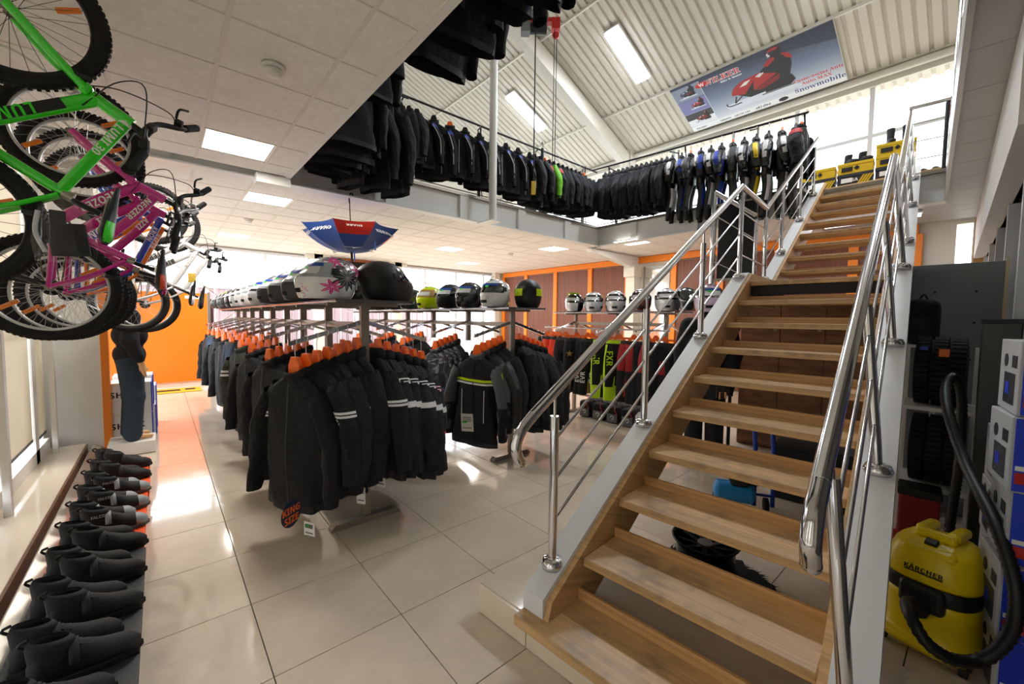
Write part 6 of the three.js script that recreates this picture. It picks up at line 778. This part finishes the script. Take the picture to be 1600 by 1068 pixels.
// ---------- beneath the stairs ----------
{
  const cw = mat(0xffffff, 0.5, { map: dtex(256, (u, v) => { const k = 0.8 + 0.3 * vn(u * 4, v * 70, 4, 70); return [0.56 * k, 0.375 * k, 0.245 * k]; }) }), c = thing('wood_cabinet', 'brown wood-grain cabinet wall with small knobs beneath the stairs', 'cabinet', [5.75, 0, -1.42], 0.085);
  part(c, 'body', rb(0.5, 1.86, 1.32, 0.006, 0.27, 0.935, 0), cw); for (const z of [-0.44, 0, 0.44]) { const d = part(c, 'door', rb(0.02, 1.8, 0.43, 0.003, 0.008, 0.93, z), cw); part(d, 'knob', mg(disc(0.02, 0.03, -0.02, 1.5, z + 0.17, 'x', 12)), M.steel); }
  const tv = thing('black_display', 'black flat display board hanging beyond the landing railing', 'display board', [5.06, 2.5, -1.95], 0.1); part(tv, 'screen_board', rb(0.05, 0.86, 0.4, 0.012, 0, 0.02, 0.02), mat(0x15171b, 0.22)); part(tv, 'frame', mg(B(-0.03, 0.03, -0.44, -0.41, -0.19, 0.23), B(-0.03, 0.03, 0.44, 0.46, -0.19, 0.23)), M.steel); part(tv, 'stand_pole', rod([0.06, -2.5, 0], [0.06, 0.3, 0], 0.02, 0.02, 10), M.dark); part(tv, 'stand_base', rb(0.36, 0.02, 0.36, 0.006, 0.06, -2.488, 0), M.dark);
  const w = thing('spare_wheel', 'black alloy car wheel lying on a furry mat beneath the stairs', 'wheel', [2.5, 0.05, -1.06]); part(w, 'rim', lathe([[0.155, 0.0], [0.185, 0.02], [0.165, 0.05], [0.165, 0.17], [0.19, 0.2], [0.195, 0.21], [0.18, 0.21], [0.155, 0.17], [0.15, 0.05], [0.155, 0.0]], 40), mat(0x17181a, 0.3, { metalness: 0.5 })); for (let i = 0; i < 9; i++) part(w, 'spoke', bar([0.03 * Math.cos(i * 0.698), 0.155, 0.03 * Math.sin(i * 0.698)], [0.155 * Math.cos(i * 0.698), 0.175, 0.155 * Math.sin(i * 0.698)], 0.03, 0.03), mat(0x17181a, 0.3, { metalness: 0.5 })); part(w, 'hub', disc(0.045, 0.05, 0, 0.16, 0), M.steel);
  const rug = thing('furry_mat', 'shaggy black mat under the alloy wheel', 'mat', [2.45, 0, -1.02]); const rg = []; for (let i = 0; i < 36; i++) { const a = i / 36 * Math.PI * 2, r = 0.34 * (i % 2 ? 1 : 0.9) + 0.03 * hash(i, 4); rg.push([r * 1.0 * Math.cos(a), r * Math.sin(a)]); } part(rug, 'pile', extr(rg, 0.03, 0.008).rotateX(-Math.PI / 2).translate(0, 0.009, 0), mat(0x0e0e0e, 0.95)); const tufts = []; for (let i = 0; i < 260; i++) { const a = rnd() * 6.28, r = 0.3 + 0.06 * rnd(); tufts.push(rod([r * Math.cos(a), 0.02, r * Math.sin(a)], [(r + 0.04) * Math.cos(a + 0.1), 0.012 + 0.03 * rnd(), (r + 0.04) * Math.sin(a + 0.1)], 0.004, 0.001, 4)); } part(rug, 'tufts', mg(tufts), mat(0x0e0e0e, 0.95)).userData.kind = 'stuff';
  const cp = thing('compressor', 'bright blue air compressor with tubular blue frame beneath the stairs', 'compressor', [3.6, 0, -1.3], 0.5), blM = mat(0x1660b4, 0.4); part(cp, 'tank', mg(rod([-0.02, 0.18, -0.13], [-0.02, 0.18, 0.1], 0.085, 0.085, 20), ball(0.085, -0.02, 0.18, -0.13, 1, 1, 0.5), ball(0.085, -0.02, 0.18, 0.1, 1, 1, 0.5)), mat(0x1a86c8, 0.4)); part(cp, 'motor', rb(0.14, 0.16, 0.14, 0.03, -0.02, 0.32, 0.02), M.dark); part(cp, 'motor_fins', mg(...[0, 1, 2, 3].map((i) => disc(0.07, 0.008, -0.02, 0.32, 0.1 + i * 0.016, 'z'))), M.dark);
  part(cp, 'frame', mg(tube([[0.12, 0.03, 0.16], [0.15, 0.5, 0.16], [0.2, 0.78, 0.16], [0.22, 0.8, 0.2], [0.22, 0.78, 0.26], [0.17, 0.5, 0.3], [0.14, 0.03, 0.3]], 0.018, 40, 8), rod([0.13, 0.24, 0.16], [0.1, 0.32, -0.2], 0.012), rod([0.13, 0.4, 0.16], [0.1, 0.44, -0.2], 0.012), rod([0.14, 0.12, 0.16], [0.14, 0.12, 0.3], 0.012)), mat(0x173fae, 0.4)); for (const z of [-0.14, 0.24]) part(cp, 'wheel', disc(0.06, 0.03, 0.08, 0.062, z, 'z'), M.rubber); part(cp, 'foot', B(-0.06, 0.02, 0.0, 0.1, -0.06, 0.04), M.dark);
  const bb = thing('black_crate', 'large black crate in the dark beneath the stairs', 'crate', [4.5, 0, -0.95], 0.09); part(bb, 'body', rb(0.6, 0.46, 0.55, 0.015, 0, 0.232, 0), mat(0x111112, 0.6)); part(bb, 'lid', rb(0.62, 0.05, 0.57, 0.012, 0, 0.48, 0), mat(0x161617, 0.6)); part(bb, 'handle', rb(0.02, 0.03, 0.18, 0.008, -0.31, 0.36, 0), M.dark);
}
{ // sports bags and a small cooler under the short rack
  for (let i = 0; i < 4; i++) { const t = thing('sports_bag', `black sports bag with grey logo pocket, ${ord(i + 1)} from the far rack foot`, 'bag', [5.42 + 0.0 * i, 0, -4.25 + i * 0.27], 0.1, 'sports bags under the short rack'); part(t, 'body', rb(0.42, 0.26, 0.24, 0.05, 0.02, 0.131, 0), M.fabric2); part(t, 'logo_pocket', rb(0.03, 0.13, 0.17, 0.012, -0.2, 0.08, 0), M.grey); part(t, 'logo', new THREE.TorusGeometry(0.025, 0.006, 6, 16, 5).rotateY(Math.PI / 2).translate(-0.218, 0.095, 0.01), M.paper); part(t, 'strap', tube([[-0.2, 0.14, 0.09], [-0.22, 0.2, 0.06], [-0.17, 0.26, 0.03]], 0.006, 12, 6), M.red); part(t, 'carry_handle', tube([[-0.08, 0.255, 0], [-0.04, 0.31, 0], [0.06, 0.31, 0], [0.1, 0.255, 0]], 0.01, 14, 6), M.black); }
  const c = thing('retail_box', 'small white and blue product box next to the sports bags', 'box', [5.0, 0, -2.98], 0.4); part(c, 'box', rb(0.26, 0.3, 0.24, 0.008, 0, 0.151, 0), M.paper); part(c, 'blue_print', mg(bx(0.003, 0.1, 0.2, -0.132, 0.18, 0), bx(0.2, 0.1, 0.003, 0, 0.18, 0.122)), mat(0x2a66a8, 0.5)); part(c, 'dark_print', bx(0.003, 0.05, 0.14, -0.132, 0.07, 0.02), M.dark);
  const m = thing('floor_mat', 'dark ribbed floor mat corner in front of the stairs', 'mat', [1.03, 0.002, -0.99], 0.08); part(m, 'mat', rb(0.34, 0.012, 0.5, 0.006, 0.0, 0.007, 0.18), mat(0x1d1e22, 0.8)); part(m, 'border', mg(bx(0.26, 0.003, 0.012, 0, 0.014, -0.03), bx(0.2, 0.003, 0.01, 0, 0.014, 0.0)), M.grey);
}
{ // slim steel braces before the back windows and the tags on the white bicycle
  for (const [x, l] of [[0.9, 'thin steel cross brace before the window by the partition'], [7.2, 'thin steel cross brace before the window by the far corner']]) { const t = thing('cross_brace', l, 'brace', [x, 0, -12.0]); part(t, 'rod', rod([-1.1, 0.3, 0], [2.2, 3.15, 0], 0.012), M.steel); part(t, 'rod', rod([2.2, 0.3, -0.04], [-1.1, 3.15, -0.04], 0.012), M.steel); }
  const tg = thing('yellow_tag', 'small yellow price tag on the white bicycle', 'price tag', [0.28, 2.0, -5.75], 0.2); part(tg, 'card', bx(0.07, 0.1, 0.003), mat(0xe8c24a, 0.6)); part(tg, 'string', rod([0, 0.05, 0], [0, 0.1, 0], 0.0015, 0.0015, 4), M.black);
}
renderer.render(scene, camera);
